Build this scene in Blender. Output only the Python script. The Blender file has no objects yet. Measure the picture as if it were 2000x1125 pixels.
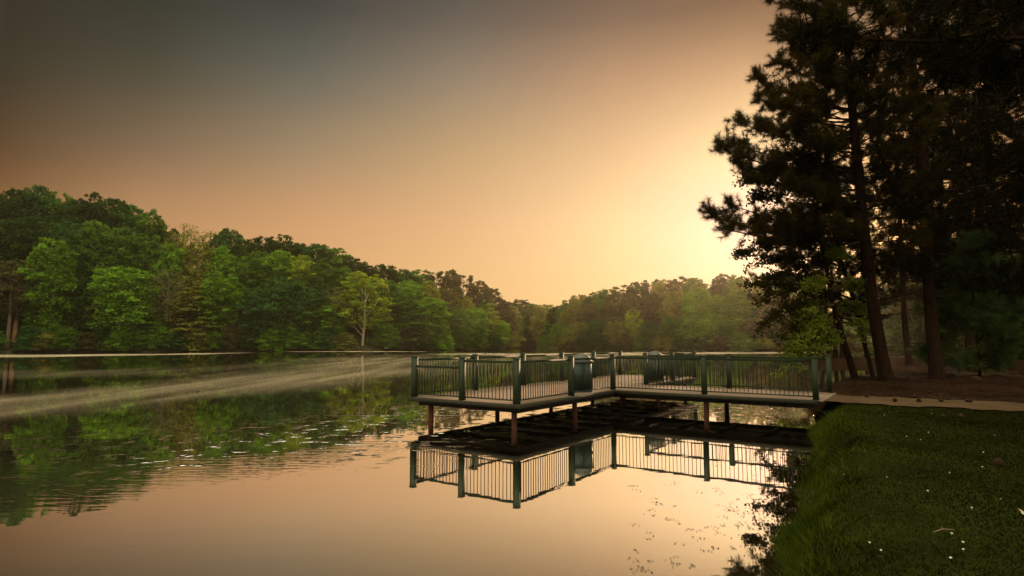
import bpy, math, random
import numpy as np
R = math.radians
sc = bpy.context.scene
C = sc.collection

# ------------------------------------------------------------------ camera
F = 1140.0                                   # focal length in photo pixels (2000 wide)
TH = math.atan(106.5 / F)
CAMZ = 2.2
cam_d = bpy.data.cameras.new('camera')
cam_d.sensor_width = 36.0
cam_d.lens = 36.0 * F / 2000.0
cam_d.clip_start = 0.05
cam_d.clip_end = 4000
cam = bpy.data.objects.new('camera', cam_d)
C.objects.link(cam)
cam.location = (0, 0, CAMZ)
cam.rotation_euler = (R(90) + TH, 0, 0)
sc.camera = cam
sc.render.resolution_x, sc.render.resolution_y = 1024, 576
sc.view_settings.view_transform = 'Standard'
sc.view_settings.look = 'None'
sc.view_settings.exposure = 0.0
sc.view_settings.gamma = 1.0
sc.cycles.use_denoising = True
sc.cycles.max_bounces = 6
sc.cycles.diffuse_bounces = 3
sc.cycles.glossy_bounces = 3
sc.cycles.transmission_bounces = 4
sc.cycles.volume_bounces = 0
sc.cycles.caustics_reflective = False
sc.cycles.caustics_refractive = False

def pdir(px, py):
    x = (px - 1000) / F; y = (562.5 - py) / F
    return np.array([x, math.cos(TH) - math.sin(TH) * y, math.sin(TH) + math.cos(TH) * y])
def at(px, py, Y):
    d = pdir(px, py)
    return np.array([d[0] / d[1] * Y, Y, CAMZ + d[2] / d[1] * Y])

# ------------------------------------------------------------------ sky and sun
SUN_AZ, SUN_EL = 28.0, 10.0
w = bpy.data.worlds.new('World'); sc.world = w; w.use_nodes = True
nt = w.node_tree; nt.nodes.clear()
def N(t, ty, **k):
    n = t.nodes.new(ty)
    for a, v in k.items(): setattr(n, a, v)
    return n
def lin(c):
    c = np.array(c, float) / 255.0
    return np.where(c < .04045, c / 12.92, ((c + .055) / 1.055) ** 2.4)
out = N(nt, 'ShaderNodeOutputWorld'); bg = N(nt, 'ShaderNodeBackground')
tc = N(nt, 'ShaderNodeTexCoord'); nrm = N(nt, 'ShaderNodeVectorMath', operation='NORMALIZE')
nt.links.new(tc.outputs['Generated'], nrm.inputs[0])
sx = N(nt, 'ShaderNodeSeparateXYZ'); nt.links.new(nrm.outputs[0], sx.inputs[0])
azn = N(nt, 'ShaderNodeMath', operation='ARCTAN2'); nt.links.new(sx.outputs[0], azn.inputs[0]); nt.links.new(sx.outputs[1], azn.inputs[1])
# dusk sky: colour against height for a ring of compass directions, glowing round the hidden sun, unseen parts boosted
COLS = {20: [(10, 30, 33, 26), (150, 44, 41, 31), (300, 84, 60, 36), (380, 126, 85, 47), (520, 168, 118, 66), (650, 172, 120, 66)],
        300: [(10, 36, 43, 38), (150, 68, 68, 55), (300, 126, 103, 78), (400, 178, 134, 92), (520, 203, 150, 98), (650, 208, 154, 98)],
        600: [(10, 48, 55, 56), (150, 95, 98, 88), (300, 157, 133, 103), (420, 205, 155, 108), (520, 220, 166, 112), (650, 225, 170, 112)],
        900: [(10, 78, 76, 72), (150, 138, 124, 106), (300, 192, 158, 114), (420, 222, 175, 126), (520, 233, 186, 128), (650, 240, 190, 122)],
        1200: [(10, 100, 83, 72), (150, 178, 139, 107), (300, 222, 182, 135), (420, 243, 205, 152), (520, 246, 207, 148), (650, 248, 200, 128)],
        1450: [(10, 108, 80, 62), (150, 195, 155, 115), (300, 248, 216, 162), (400, 236, 202, 184), (500, 236, 200, 178), (600, 250, 206, 146)],
        1700: [(10, 105, 80, 62), (150, 150, 112, 80), (300, 215, 160, 100), (430, 250, 195, 115), (520, 255, 190, 100), (620, 240, 160, 80)],
        1950: [(10, 80, 60, 45), (150, 115, 85, 60), (300, 190, 135, 85), (400, 235, 150, 80), (520, 230, 135, 65), (620, 200, 110, 50)]}
ZEN_FILL = np.array([3.0, 2.75, 1.9])       # unseen sky overhead, boosted well past dusk as added fill light
ring = []
for px, rows in COLS.items():
    pts = []
    for (py, r, g, b) in rows:
        d = pdir(px, py); d = d / np.linalg.norm(d); pts.append((d[2], lin((r, g, b))))
    d = pdir(px, 10); az = math.atan2(d[0], d[1])
    pts.append((d[2] + .13, pts[0][1] * .8)); pts.append((.97, ZEN_FILL)); pts.sort(key=lambda q: q[0])
    ring.append((az, pts))
def unseen(az, c0, c1, c2):
    ring.append((R(az), [(0.0, np.array(c0)), (.35, np.array(c1)), (.6, np.array(c2)), (.95, ZEN_FILL)]))
BACK_FILL = 1.5  # unseen sky behind the camera, raised as added fill light
for az_ in (-180, 180): unseen(az_, (.55 * BACK_FILL, .50 * BACK_FILL, .40 * BACK_FILL), (1.7 * BACK_FILL, 1.5 * BACK_FILL, 1.05 * BACK_FILL), (2.4 * BACK_FILL, 2.15 * BACK_FILL, 1.5 * BACK_FILL))
for az_ in (-120, 120): unseen(az_, (.55 * BACK_FILL, .48 * BACK_FILL, .38 * BACK_FILL), (1.4 * BACK_FILL, 1.2 * BACK_FILL, .85 * BACK_FILL), (2.1 * BACK_FILL, 1.9 * BACK_FILL, 1.3 * BACK_FILL))
unseen(-75, (.30, .22, .14), (.40, .34, .27), (.8, .75, .65))
unseen(75, (.4, .28, .17), (.40, .33, .26), (.8, .75, .65))
ring.sort(key=lambda q: q[0])
prev = None
for i, (az, pts) in enumerate(ring):
    rp = N(nt, 'ShaderNodeValToRGB'); cr = rp.color_ramp; cr.interpolation = 'LINEAR'
    zs = np.array([p[0] for p in pts]); cs = np.array([p[1] for p in pts])
    # smooth resampling of the stops
    n = 22; zz = np.linspace(0, 1, 200)
    ci = np.array([np.interp(zz, zs, cs[:, k]) for k in range(3)])
    ker = np.hanning(15); ker /= ker.sum()
    cp = np.array([np.convolve(np.pad(c, 7, mode='edge'), ker, 'valid') for c in ci])
    tt = np.r_[np.linspace(0, .6, 18), np.linspace(.68, 1, 5)]
    while len(cr.elements) < len(tt): cr.elements.new(.5)
    for k, t in enumerate(tt):
        cr.elements[k].position = t
        cr.elements[k].color = (*[float(np.interp(t, zz, cp[j])) for j in range(3)], 1)
    nt.links.new(sx.outputs[2], rp.inputs[0])
    if prev is None:
        prev = rp.outputs[0]
    else:
        mr = N(nt, 'ShaderNodeMapRange', interpolation_type='SMOOTHSTEP' if abs(az) > R(50) else 'LINEAR')
        nt.links.new(azn.outputs[0], mr.inputs[0]); mr.inputs[1].default_value = ring[i - 1][0]; mr.inputs[2].default_value = az
        mx = N(nt, 'ShaderNodeMix', data_type='RGBA')
        nt.links.new(mr.outputs[0], mx.inputs[0]); nt.links.new(prev, mx.inputs[6]); nt.links.new(rp.outputs[0], mx.inputs[7])
        prev = mx.outputs[2]
sky = N(nt, 'ShaderNodeTexSky', sky_type='NISHITA'); sky.sun_disc = False
sky.sun_elevation = R(SUN_EL); sky.sun_rotation = R(SUN_AZ); sky.dust_density = 4.0; sky.air_density = 1.5
ms = N(nt, 'ShaderNodeVectorMath', operation='SCALE'); ms.inputs[3].default_value = 0.0005
nt.links.new(sky.outputs[0], ms.inputs[0])
ad = N(nt, 'ShaderNodeVectorMath', operation='ADD'); nt.links.new(prev, ad.inputs[0]); nt.links.new(ms.outputs[0], ad.inputs[1])
nt.links.new(ad.outputs[0], bg.inputs[0]); bg.inputs[1].default_value = 1.0
nt.links.new(bg.outputs[0], out.inputs[0])

sd = bpy.data.lights.new('sun', 'SUN'); sd.energy = 5.0; sd.angle = R(2.0); sd.color = (1.0, .64, .36)
so = bpy.data.objects.new('sun', sd); C.objects.link(so)
so.rotation_euler = (R(90 - SUN_EL), 0, R(180 - SUN_AZ))
so.location = (60, 140, 60)

# ------------------------------------------------------------------ mesh helpers
class MB:
    def __init__(s): s.v = []; s.f = []; s.n = 0
    def add(s, v, f):
        v = np.asarray(v, float); f = np.asarray(f, int)
        s.v.append(v); s.f.append(f + s.n); s.n += len(v)
    def box(s, c, h, ax=None):
        c = np.asarray(c, float)
        ax = np.eye(3) if ax is None else np.asarray(ax, float)
        k = np.array([[i, j, l] for i in (-1, 1) for j in (-1, 1) for l in (-1, 1)], float)
        v = c + (k * np.asarray(h, float)) @ ax
        s.add(v, [[0, 1, 3, 2], [4, 6, 7, 5], [0, 4, 5, 1], [2, 3, 7, 6], [0, 2, 6, 4], [1, 5, 7, 3]])
    def tube(s, P, r, n=8, cap=True):
        P = np.asarray(P, float); m = len(P); r = np.broadcast_to(np.asarray(r, float), (m,))
        T = np.gradient(P, axis=0); T /= np.linalg.norm(T, axis=1, keepdims=True) + 1e-9
        a = np.array([1, 0, 0.]) if abs(T[0][0]) < .8 else np.array([0, 1, 0.])
        A = np.cross(T, a); A /= np.linalg.norm(A, axis=1, keepdims=True) + 1e-9
        B = np.cross(T, A)
        ph = np.arange(n) * 2 * math.pi / n
        v = P[:, None] + r[:, None, None] * (np.cos(ph)[None, :, None] * A[:, None] + np.sin(ph)[None, :, None] * B[:, None])
        v = v.reshape(-1, 3)
        i = np.arange(m - 1)[:, None] * n; j = np.arange(n)[None]; j2 = (j + 1) % n
        f = np.stack([i + j, i + j2, i + n + j2, i + n + j], -1).reshape(-1, 4)
        s.add(v, f)
        if cap:
            e = np.concatenate([v[:n], P[:1], v[-n:], P[-1:]])
            t = [[k, n, (k + 1) % n] for k in range(n)] + [[n + 1 + k, n + 1 + (k + 1) % n, 2 * n + 1] for k in range(n)]
            s.add(e, t)
    def lathe(s, c, prof, n=24):
        prof = np.asarray(prof, float); m = len(prof); ph = np.arange(n) * 2 * math.pi / n
        v = np.stack([c[0] + prof[:, :1] * np.cos(ph), c[1] + prof[:, :1] * np.sin(ph), c[2] + prof[:, 1:] + 0 * ph], -1).reshape(-1, 3)
        i = np.arange(m - 1)[:, None] * n; j = np.arange(n)[None]; j2 = (j + 1) % n
        s.add(v, np.stack([i + j, i + j2, i + n + j2, i + n + j], -1).reshape(-1, 4))
    def mesh(s, name, mat, smooth=False):
        v = np.concatenate(s.v).astype(np.float32)
        tot = np.concatenate([np.full(len(f), f.shape[1]) for f in s.f])
        li = np.concatenate([f.ravel() for f in s.f])
        me = bpy.data.meshes.new(name)
        me.vertices.add(len(v)); me.vertices.foreach_set('co', v.ravel())
        me.loops.add(len(li)); me.loops.foreach_set('vertex_index', li.astype(np.int32))
        me.polygons.add(len(tot)); st = np.r_[0, np.cumsum(tot)[:-1]]
        me.polygons.foreach_set('loop_start', st.astype(np.int32)); me.polygons.foreach_set('loop_total', tot.astype(np.int32))
        if smooth: me.polygons.foreach_set('use_smooth', np.ones(len(tot), bool))
        me.materials.append(mat); me.update(calc_edges=True); me.validate()
        return me
    def build(s, name, mat, parent=None, smooth=False):
        return obj(name, s.mesh(name, mat, smooth), parent)
def obj(name, me, parent=None):
    o = bpy.data.objects.new(name, me); C.objects.link(o)
    if parent is not None: o.parent = parent
    return o
def tag(o, label=None, cat=None, group=None, kind=None):
    if label: o['label'] = label
    if cat: o['category'] = cat
    if group: o['group'] = group
    if kind: o['kind'] = kind
    return o
def thing(name, label, cat, loc=(0, 0, 0), group=None, rz=0.0):
    o = bpy.data.objects.new(name, None); C.objects.link(o); o.location = tuple(map(float, loc)); o.rotation_euler = (0, 0, rz)
    o.empty_display_size = .2
    return tag(o, label, cat, group)

# ------------------------------------------------------------------ material helpers
def mat(name):
    m = bpy.data.materials.new(name); m.use_nodes = True; m.node_tree.nodes.clear()
    return m, m.node_tree
def noise(t, vec, scale, detail=4, rough=.55, dist=0.0):
    n = N(t, 'ShaderNodeTexNoise'); n.inputs['Scale'].default_value = scale; n.inputs['Detail'].default_value = detail
    n.inputs['Roughness'].default_value = rough; n.inputs['Distortion'].default_value = dist
    if vec is not None: t.links.new(vec, n.inputs['Vector'])
    return n.outputs['Fac']
def ramp(t, fac, stops, interp='LINEAR'):
    r = N(t, 'ShaderNodeValToRGB'); e = r.color_ramp; e.interpolation = interp
    while len(e.elements) < len(stops): e.elements.new(.5)
    for k, (p, c) in enumerate(stops):
        e.elements[k].position = p; e.elements[k].color = (*c, 1) if len(c) == 3 else c
    t.links.new(fac, r.inputs[0]); return r.outputs[0]
def math_(t, op, a, b=None, clamp=False):
    n = N(t, 'ShaderNodeMath', operation=op, use_clamp=clamp)
    for i, x in enumerate((a, b)):
        if x is None: continue
        if isinstance(x, (int, float)): n.inputs[i].default_value = x
        else: t.links.new(x, n.inputs[i])
    return n.outputs[0]
def mixc(t, fac, a, b, bt='MIX'):
    n = N(t, 'ShaderNodeMix', data_type='RGBA', blend_type=bt)
    for i, x in ((0, fac), (6, a), (7, b)):
        if isinstance(x, (int, float)): n.inputs[i].default_value = x
        elif isinstance(x, tuple): n.inputs[i].default_value = (*x, 1)
        else: t.links.new(x, n.inputs[i])
    return n.outputs[2]
def bump(t, h, strength=.5, dist=.02):
    n = N(t, 'ShaderNodeBump'); n.inputs['Strength'].default_value = strength; n.inputs['Distance'].default_value = dist
    t.links.new(h, n.inputs['Height']); return n.outputs[0]
def principled(t, col, rough=.7, nor=None, spec=.3, metal=0.0):
    p = N(t, 'ShaderNodeBsdfPrincipled')
    if isinstance(col, tuple): p.inputs['Base Color'].default_value = (*col, 1)
    else: t.links.new(col, p.inputs['Base Color'])
    if isinstance(rough, (int, float)): p.inputs['Roughness'].default_value = rough
    else: t.links.new(rough, p.inputs['Roughness'])
    p.inputs['Specular IOR Level'].default_value = spec; p.inputs['Metallic'].default_value = metal
    if nor is not None: t.links.new(nor, p.inputs['Normal'])
    o = N(t, 'ShaderNodeOutputMaterial'); t.links.new(p.outputs[0], o.inputs[0]); return p
def gpos(t): return N(t, 'ShaderNodeNewGeometry').outputs['Position']
def ocoord(t): return N(t, 'ShaderNodeTexCoord').outputs['Object']

def simple(name, c0, c1, scale, rough=.7, spec=.3, bs=.4, bd=.01, stretch=None, obj_space=True):
    m, t = mat(name); v = ocoord(t) if obj_space else gpos(t)
    if stretch:
        mp = N(t, 'ShaderNodeMapping'); mp.inputs['Scale'].default_value = stretch; t.links.new(v, mp.inputs[0]); v = mp.outputs[0]
    n = noise(t, v, scale, 6, .6)
    principled(t, ramp(t, n, [(.3, c0), (.7, c1)]), rough, bump(t, n, bs, bd), spec)
    return m
def leaf_mat(name, transl=.4, per_object=True, col=(.07, .12, .02), vscale=1.5, vary=.55, objspace=False):
    m, t = mat(name)
    if per_object: base = N(t, 'ShaderNodeObjectInfo').outputs['Color']
    else:
        rgb = N(t, 'ShaderNodeRGB'); rgb.outputs[0].default_value = (*col, 1); base = rgb.outputs[0]
    n = noise(t, gpos(t), vscale, 3)
    k = ramp(t, n, [(.3, (1 - vary, 1 - vary, 1 - vary)), (.72, (1 + vary * .8, 1 + vary * .7, 1 + vary * .4))])
    c = mixc(t, 1.0, base, k, 'MULTIPLY')
    d = N(t, 'ShaderNodeBsdfDiffuse'); tr = N(t, 'ShaderNodeBsdfTranslucent'); mx = N(t, 'ShaderNodeMixShader')
    mx.inputs[0].default_value = transl
    t.links.new(c, d.inputs[0]); t.links.new(mixc(t, 1.0, c, (1.25, 1.1, .55), 'MULTIPLY'), tr.inputs[0])
    t.links.new(d.outputs[0], mx.inputs[1]); t.links.new(tr.outputs[0], mx.inputs[2])
    o = N(t, 'ShaderNodeOutputMaterial'); t.links.new(mx.outputs[0], o.inputs[0])
    return m

M = {}
M['leaf'] = leaf_mat('leaf_far', .42, True, vscale=.35)
M['needle'] = leaf_mat('pine_needles', .5, True, vscale=.8)
t = M['needle'].node_tree; o = [n for n in t.nodes if n.type == 'OUTPUT_MATERIAL'][0]; src = o.inputs[0].links[0].from_socket
gl = N(t, 'ShaderNodeBsdfGlossy'); gl.inputs['Roughness'].default_value = .38; fr = N(t, 'ShaderNodeFresnel'); fr.inputs['IOR'].default_value = 1.4
gl.inputs['Color'].default_value = (.85, .55, .20, 1)
mx = N(t, 'ShaderNodeMixShader'); t.links.new(math_(t, 'MULTIPLY', fr.outputs[0], .03), mx.inputs[0]); t.links.new(src, mx.inputs[1]); t.links.new(gl.outputs[0], mx.inputs[2]); t.links.new(mx.outputs[0], o.inputs[0])
M['near_leaf'] = leaf_mat('near_leaf', .5, True, vscale=1.2)
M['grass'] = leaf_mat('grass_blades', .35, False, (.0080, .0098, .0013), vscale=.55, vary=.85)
M['lit_bank_grass'] = leaf_mat('lit_bank_grass', .35, False, (.042, .062, .006), vscale=.9, vary=.8)  # lusher grass, colour also brightened to paint the lit strip by the water
M['bark'] = simple('pine_bark', (.005, .003, .002), (.026, .014, .008), 14, .95, .0, .9, .03, (1, 1, .25))
M['bark_far'] = simple('far_bark', (.06, .045, .03), (.13, .095, .06), 3, .95, .1, .3, .02, (1, 1, .3))
M['bark_pale'] = simple('pale_bark', (.20, .17, .11), (.30, .26, .17), 3, .9, .1, .3, .02, (1, 1, .3))
M['bark_orange'] = simple('orange_bark', (.22, .11, .045), (.34, .18, .075), 3, .9, .1, .3, .02, (1, 1, .3))
M['green_paint'] = simple('green_paint', (.011, .019, .007), (.019, .029, .011), 6, .6, .2, .15, .004, obj_space=False)
M['dark_green'] = simple('dark_green_paint', (.009, .014, .006), (.015, .021, .010), 6, .6, .2, .15, .004, obj_space=False)
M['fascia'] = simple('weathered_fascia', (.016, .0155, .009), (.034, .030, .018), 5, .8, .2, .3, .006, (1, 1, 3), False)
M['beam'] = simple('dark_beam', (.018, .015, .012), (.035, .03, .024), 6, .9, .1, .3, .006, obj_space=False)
M['pile'] = simple('rusty_pile', (.045, .016, .010), (.09, .034, .02), 7, .85, .2, .5, .01, (1, 1, .5), False)
M['can_green'] = simple('can_green', (.003, .017, .011), (.005, .027, .018), 5, .4, .5, .1, .003, obj_space=False)
M['can_lid'] = simple('can_lid_grey', (.04, .044, .034), (.07, .07, .056), 9, .55, .4, .2, .004, obj_space=False)
M['can_liner'] = simple('can_liner', (.010, .014, .012), (.018, .022, .02), 6, .6, .3, .1, .003, obj_space=False)
M['wood_grey'] = simple('grey_wood', (.30, .27, .20), (.45, .40, .30), 4, .85, .2, .3, .01)
M['driftwood'] = simple('driftwood', (.16, .10, .065), (.28, .19, .13), 4, .9, .1, .4, .02)
M['concrete'] = simple('concrete_block', (.30, .26, .22), (.42, .36, .31), 6, .9, .1, .3, .01)
M['cone'] = simple('pine_cone', (.018, .010, .006), (.05, .028, .016), 30, .9, .1, .4, .004)
M['petal'] = simple('clover_petal', (.55, .52, .40), (.75, .72, .58), 30, .8, .1, .1, .002)
M['straw'] = simple('pine_straw', (.014, .007, .003), (.05, .025, .011), 9, .9, .1, .1, .002, obj_space=False)
M['debris'] = simple('floating_debris', (.035, .024, .014), (.10, .07, .04), 20, .9, .1, .1, .002, obj_space=False)
M['twig'] = simple('twig', (.10, .07, .05), (.2, .15, .1), 20, .9, .1, .2, .002)
M['pale_leaf'] = simple('pale_leaf', (.28, .24, .15), (.4, .36, .24), 20, .8, .1, .2, .002)

# deck boards: warm weathered planks
m, t = mat('deck_boards'); v = gpos(t)
n1 = noise(t, v, 1.4, 5); n2 = noise(t, v, 28, 4)
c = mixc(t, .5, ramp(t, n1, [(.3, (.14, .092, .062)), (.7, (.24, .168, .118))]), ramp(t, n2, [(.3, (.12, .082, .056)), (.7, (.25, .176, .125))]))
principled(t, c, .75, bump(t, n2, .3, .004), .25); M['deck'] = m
# sandy concrete path
m, t = mat('path_concrete'); v = gpos(t)
n1 = noise(t, v, .8, 6); n2 = noise(t, v, 40, 4)
c = mixc(t, .4, ramp(t, n1, [(.3, (.035, .020, .010)), (.7, (.11, .070, .040))]), ramp(t, n2, [(.25, (.022, .013, .008)), (.75, (.12, .08, .048))]))
principled(t, c, .9, bump(t, n2, .5, .006), .0); M['path'] = m

# ------------------------------------------------------------------ lake outline and terrain height
SHORE_PX = [-150, 0, 250, 500, 710, 850, 980, 1010, 1060, 1090, 1200, 1350, 1450, 1600]
SHORE_D = [121, 128, 140, 150, 155, 170, 205, 270, 265, 210, 185, 165, 150, 150]
def shoreD(px): return float(np.interp(px, SHORE_PX, SHORE_D))
POLY = np.array([(-6, -4), (-.9, -.6), (-.1, 1.2), (2.39, 5.5), (3.0, 6.58), (4.76, 9.6), (6.2, 12.4), (6.9, 13.9), (7.9, 15.6), (9.0, 17.6), (9.9, 19.6), (12.2, 23.2), (15.3, 28.6), (19, 31), (22, 33), (25, 38), (30, 47), (36, 53), (37.5, 57), (31.2, 58), (30.2, 60.5), (32, 66), (45, 69), (62, 80), (85, 118), (88, 150)]
                + [((p - 1000) / F * D, D) for p, D in list(zip(SHORE_PX, SHORE_D))[::-1][1:]]
                + [(-135, 60), (-110, 0), (-60, -25)], float)
def sdf(x, y):
    """metres outside the lake (negative in the water)"""
    x = np.asarray(x, float).ravel(); y = np.asarray(y, float).ravel()
    best = np.full(x.shape, 1e18); ins = np.zeros(x.shape, bool); n = len(POLY)
    for i in range(n):
        a = POLY[i]; b = POLY[(i + 1) % n]; e = b - a
        t_ = np.clip(((x - a[0]) * e[0] + (y - a[1]) * e[1]) / (e @ e), 0, 1)
        best = np.minimum(best, (x - a[0] - t_ * e[0]) ** 2 + (y - a[1] - t_ * e[1]) ** 2)
        cnd = (a[1] > y) != (b[1] > y)
        with np.errstate(divide='ignore', invalid='ignore'):
            xi = e[0] * (y - a[1]) / (e[1] if e[1] != 0 else 1e-9) + a[0]
        ins ^= cnd & (x < xi)
    d = np.sqrt(best); return np.where(ins, -d, d)
def wob(x, y):
    r = np.hypot(x, y); a = np.clip(r / 60, 0, 1)
    return (.10 * np.sin(2.3 * x + 1.1 * y) + .07 * np.sin(4.9 * x - 3.7 * y + 1) + .05 * np.sin(9.1 * y + 5.3 * x)) + a * (.6 * np.sin(.31 * x + .2 * y) + .4 * np.sin(.77 * x - .5 * y + 2))
def sstep(t_): t_ = np.clip(t_, 0, 1); return t_ * t_ * (3 - 2 * t_)
def H(x, y):
    x = np.asarray(x, float); y = np.asarray(y, float); sh = x.shape
    xf, yf = x.ravel(), y.ravel()
    d = sdf(xf, yf) + wob(xf, yf) * .8
    far = sstep((yf - 75) / 30) + sstep((-xf - 60) / 40); far = np.clip(far, 0, 1)
    h = np.where(d < 0, np.maximum(-1.2, d * .7), 0)
    bank = .60 * sstep(d / .75) * (1 - far) + .7 * sstep(d / 2.0) * far
    slope = np.interp(xf, [-140, -70, -30, -5, 20, 60, 140], [.50, .44, .36, .18, .16, .22, .22])
    hill = far * slope * np.clip(d - 2, 0, 50) + far * .05 * np.clip(d - 50, 0, 600)
    near = (1 - far) * (.012 * np.clip(d - 6, 0, 60) + .04 * np.sin(.9 * xf + .4) * np.sin(.7 * yf) * sstep((d - .6) / 2))
    h = np.where(d >= 0, bank + hill + near, h)
    return h.reshape(sh)
def hz(x, y): return float(H(np.array([x]), np.array([y]))[0])

# path strip: runs on from the pier end
U = np.array([.577, .8167]); U /= np.linalg.norm(U); V = np.array([-U[1], U[0]])
N0 = np.array([.116, 14.68])                  # near right corner post of the platform
LW, LL, BW = 3.52, 13.7, 2.74                 # platform width, length, bay
def dk(a, b, z): p = N0 + U * a + V * b; return np.array([p[0], p[1], z])   # a along the platform, b across it
ENDB = -5.9
def path_ab(x, y):
    p = np.stack([np.asarray(x) - N0[0], np.asarray(y) - N0[1]], -1); return p @ U, p @ V

def polar_grid(r0, r1, nr, na, rmul=None):
    r = np.geomspace(r0, r1, nr); a = np.linspace(0, 2 * math.pi, na, endpoint=False)
    x = (r[:, None] * np.sin(a)).ravel(); y = (r[:, None] * np.cos(a)).ravel()
    i = np.arange(nr - 1)[:, None] * na; j = np.arange(na)[None]; j2 = (j + 1) % na
    f = np.stack([i + j, i + na + j, i + na + j2, i + j2], -1).reshape(-1, 4)
    return x, y, f

m, t = mat('ground'); v = gpos(t)
za = N(t, 'ShaderNodeAttribute', attribute_name='zone').outputs['Fac']
n1 = noise(t, v, .9, 6); n2 = noise(t, v, 14, 5); n3 = noise(t, v, 60, 3)
gr = mixc(t, .5, ramp(t, n1, [(.3, (.010, .015, .003)), (.7, (.024, .028, .006))]), ramp(t, n2, [(.3, (.008, .010, .003)), (.7, (.028, .028, .008))]))
st = mixc(t, .5, ramp(t, n1, [(.35, (.005, .0025, .0012)), (.65, (.022, .011, .005))]), ramp(t, n3, [(.35, (.003, .0015, .0007)), (.65, (.032, .017, .008))]))
wd = ramp(t, n1, [(.3, (.020, .020, .010)), (.7, (.05, .045, .022))])
z1 = ramp(t, math_(t, 'ADD', za, math_(t, 'MULTIPLY', math_(t, 'SUBTRACT', n2, .5), .5)), [(.45, (0, 0, 0)), (.55, (1, 1, 1))])
z2 = ramp(t, math_(t, 'SUBTRACT', za, 1.0), [(.45, (0, 0, 0)), (.55, (1, 1, 1))])
c = mixc(t, z2, mixc(t, z1, gr, st), wd)
principled(t, c, .95, bump(t, math_(t, 'ADD', n2, n3), .6, .03), .0); M['ground'] = m

x, y, f = polar_grid(.35, 2500, 430, 640)
mb = MB(); z = H(x, y); mb.add(np.stack([x, y, z], -1), f[:, ::-1])
mb.add(np.array([[.35 * math.sin(k), .35 * math.cos(k), hz(.35 * math.sin(k), .35 * math.cos(k))] for k in np.linspace(0, 2 * math.pi, 24, endpoint=False)] + [[0, 0, .5]]), [[k, (k + 1) % 24, 24] for k in range(24)])
ground = mb.build('ground', M['ground'], smooth=True); tag(ground, kind='structure')
xa = np.r_[x, np.zeros(25)]; ya = np.r_[y, np.zeros(25)]
pa, pb = path_ab(xa, ya)
zone = np.where(pa > 6.9, 1.0, 0.0)                       # pine straw lies beyond the path
zone = np.where(np.hypot(xa, ya) > 75, 2.0, zone)
zone = np.where(xa < -20, 2.0, zone)
at_ = ground.data.attributes.new('zone', 'FLOAT', 'POINT'); at_.data.foreach_set('value', zone.astype(np.float32))

# ------------------------------------------------------------------ water
m, t = mat('lake_water'); v = gpos(t)
rip = N(t, 'ShaderNodeAttribute', attribute_name='ripple').outputs['Fac']
flm = N(t, 'ShaderNodeAttribute', attribute_name='film').outputs['Fac']
wav = N(t, 'ShaderNodeAttribute', attribute_name='wave').outputs['Fac']
mp = N(t, 'ShaderNodeMapping'); mp.inputs['Scale'].default_value = (.7, 1.2, 1); t.links.new(v, mp.inputs[0])
h0 = math_(t, 'MULTIPLY', noise(t, mp.outputs[0], 2.0, 2), .0009)
mp2 = N(t, 'ShaderNodeMapping'); mp2.inputs['Scale'].default_value = (.22, 1.0, 1); mp2.inputs['Rotation'].default_value = (0, 0, R(-8)); t.links.new(v, mp2.inputs[0])
h1 = math_(t, 'MULTIPLY', math_(t, 'MULTIPLY', noise(t, mp2.outputs[0], 8.0, 2), wav), .0034)
mp3 = N(t, 'ShaderNodeMapping'); mp3.inputs['Scale'].default_value = (.75, 1.0, 1); t.links.new(v, mp3.inputs[0])
n3 = noise(t, mp3.outputs[0], 3.2, 2)
pk = math_(t, 'MULTIPLY', math_(t, 'SUBTRACT', n3, .585, True), rip)
h3 = math_(t, 'MULTIPLY', pk, .26)
hs = math_(t, 'ADD', math_(t, 'ADD', h0, h1), h3)
bn = bump(t, hs, 1.0, 1.0)
# pollen film: pale specks drifted into streaks
fn = noise(t, v, 9.0, 5, .7)
mp4 = N(t, 'ShaderNodeMapping'); mp4.inputs['Scale'].default_value = (1.0, .07, 1); mp4.inputs['Rotation'].default_value = (0, 0, R(9)); t.links.new(v, mp4.inputs[0])
fs = noise(t, mp4.outputs[0], .55, 4)
ff = math_(t, 'MULTIPLY', flm, ramp(t, math_(t, 'ADD', math_(t, 'MULTIPLY', fn, .5), math_(t, 'MULTIPLY', fs, .6)), [(.40, (.08, .08, .08)), (.68, (1, 1, 1))]))
gl = N(t, 'ShaderNodeBsdfGlossy'); gl.inputs['Color'].default_value = (.93, .90, .86, 1); gl.inputs['Roughness'].default_value = .015
t.links.new(bn, gl.inputs['Normal'])
df = N(t, 'ShaderNodeBsdfDiffuse'); df.inputs['Color'].default_value = (.020, .016, .007, 1)
fr = N(t, 'ShaderNodeFresnel'); fr.inputs['IOR'].default_value = 1.5
mr = N(t, 'ShaderNodeMapRange', interpolation_type='SMOOTHSTEP'); t.links.new(fr.outputs[0], mr.inputs[0])
mr.inputs[1].default_value = .06; mr.inputs[2].default_value = .27; mr.inputs[3].default_value = .25; mr.inputs[4].default_value = .96; fac = mr.outputs[0]
mx = N(t, 'ShaderNodeMixShader'); t.links.new(fac, mx.inputs[0]); t.links.new(df.outputs[0], mx.inputs[1]); t.links.new(gl.outputs[0], mx.inputs[2])
fd = N(t, 'ShaderNodeBsdfDiffuse'); fd.inputs['Color'].default_value = (.40, .33, .22, 1)
mx2 = N(t, 'ShaderNodeMixShader'); t.links.new(ff, mx2.inputs[0]); t.links.new(mx.outputs[0], mx2.inputs[1]); t.links.new(fd.outputs[0], mx2.inputs[2])
o = N(t, 'ShaderNodeOutputMaterial'); t.links.new(mx2.outputs[0], o.inputs[0]); M['water'] = m

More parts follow.
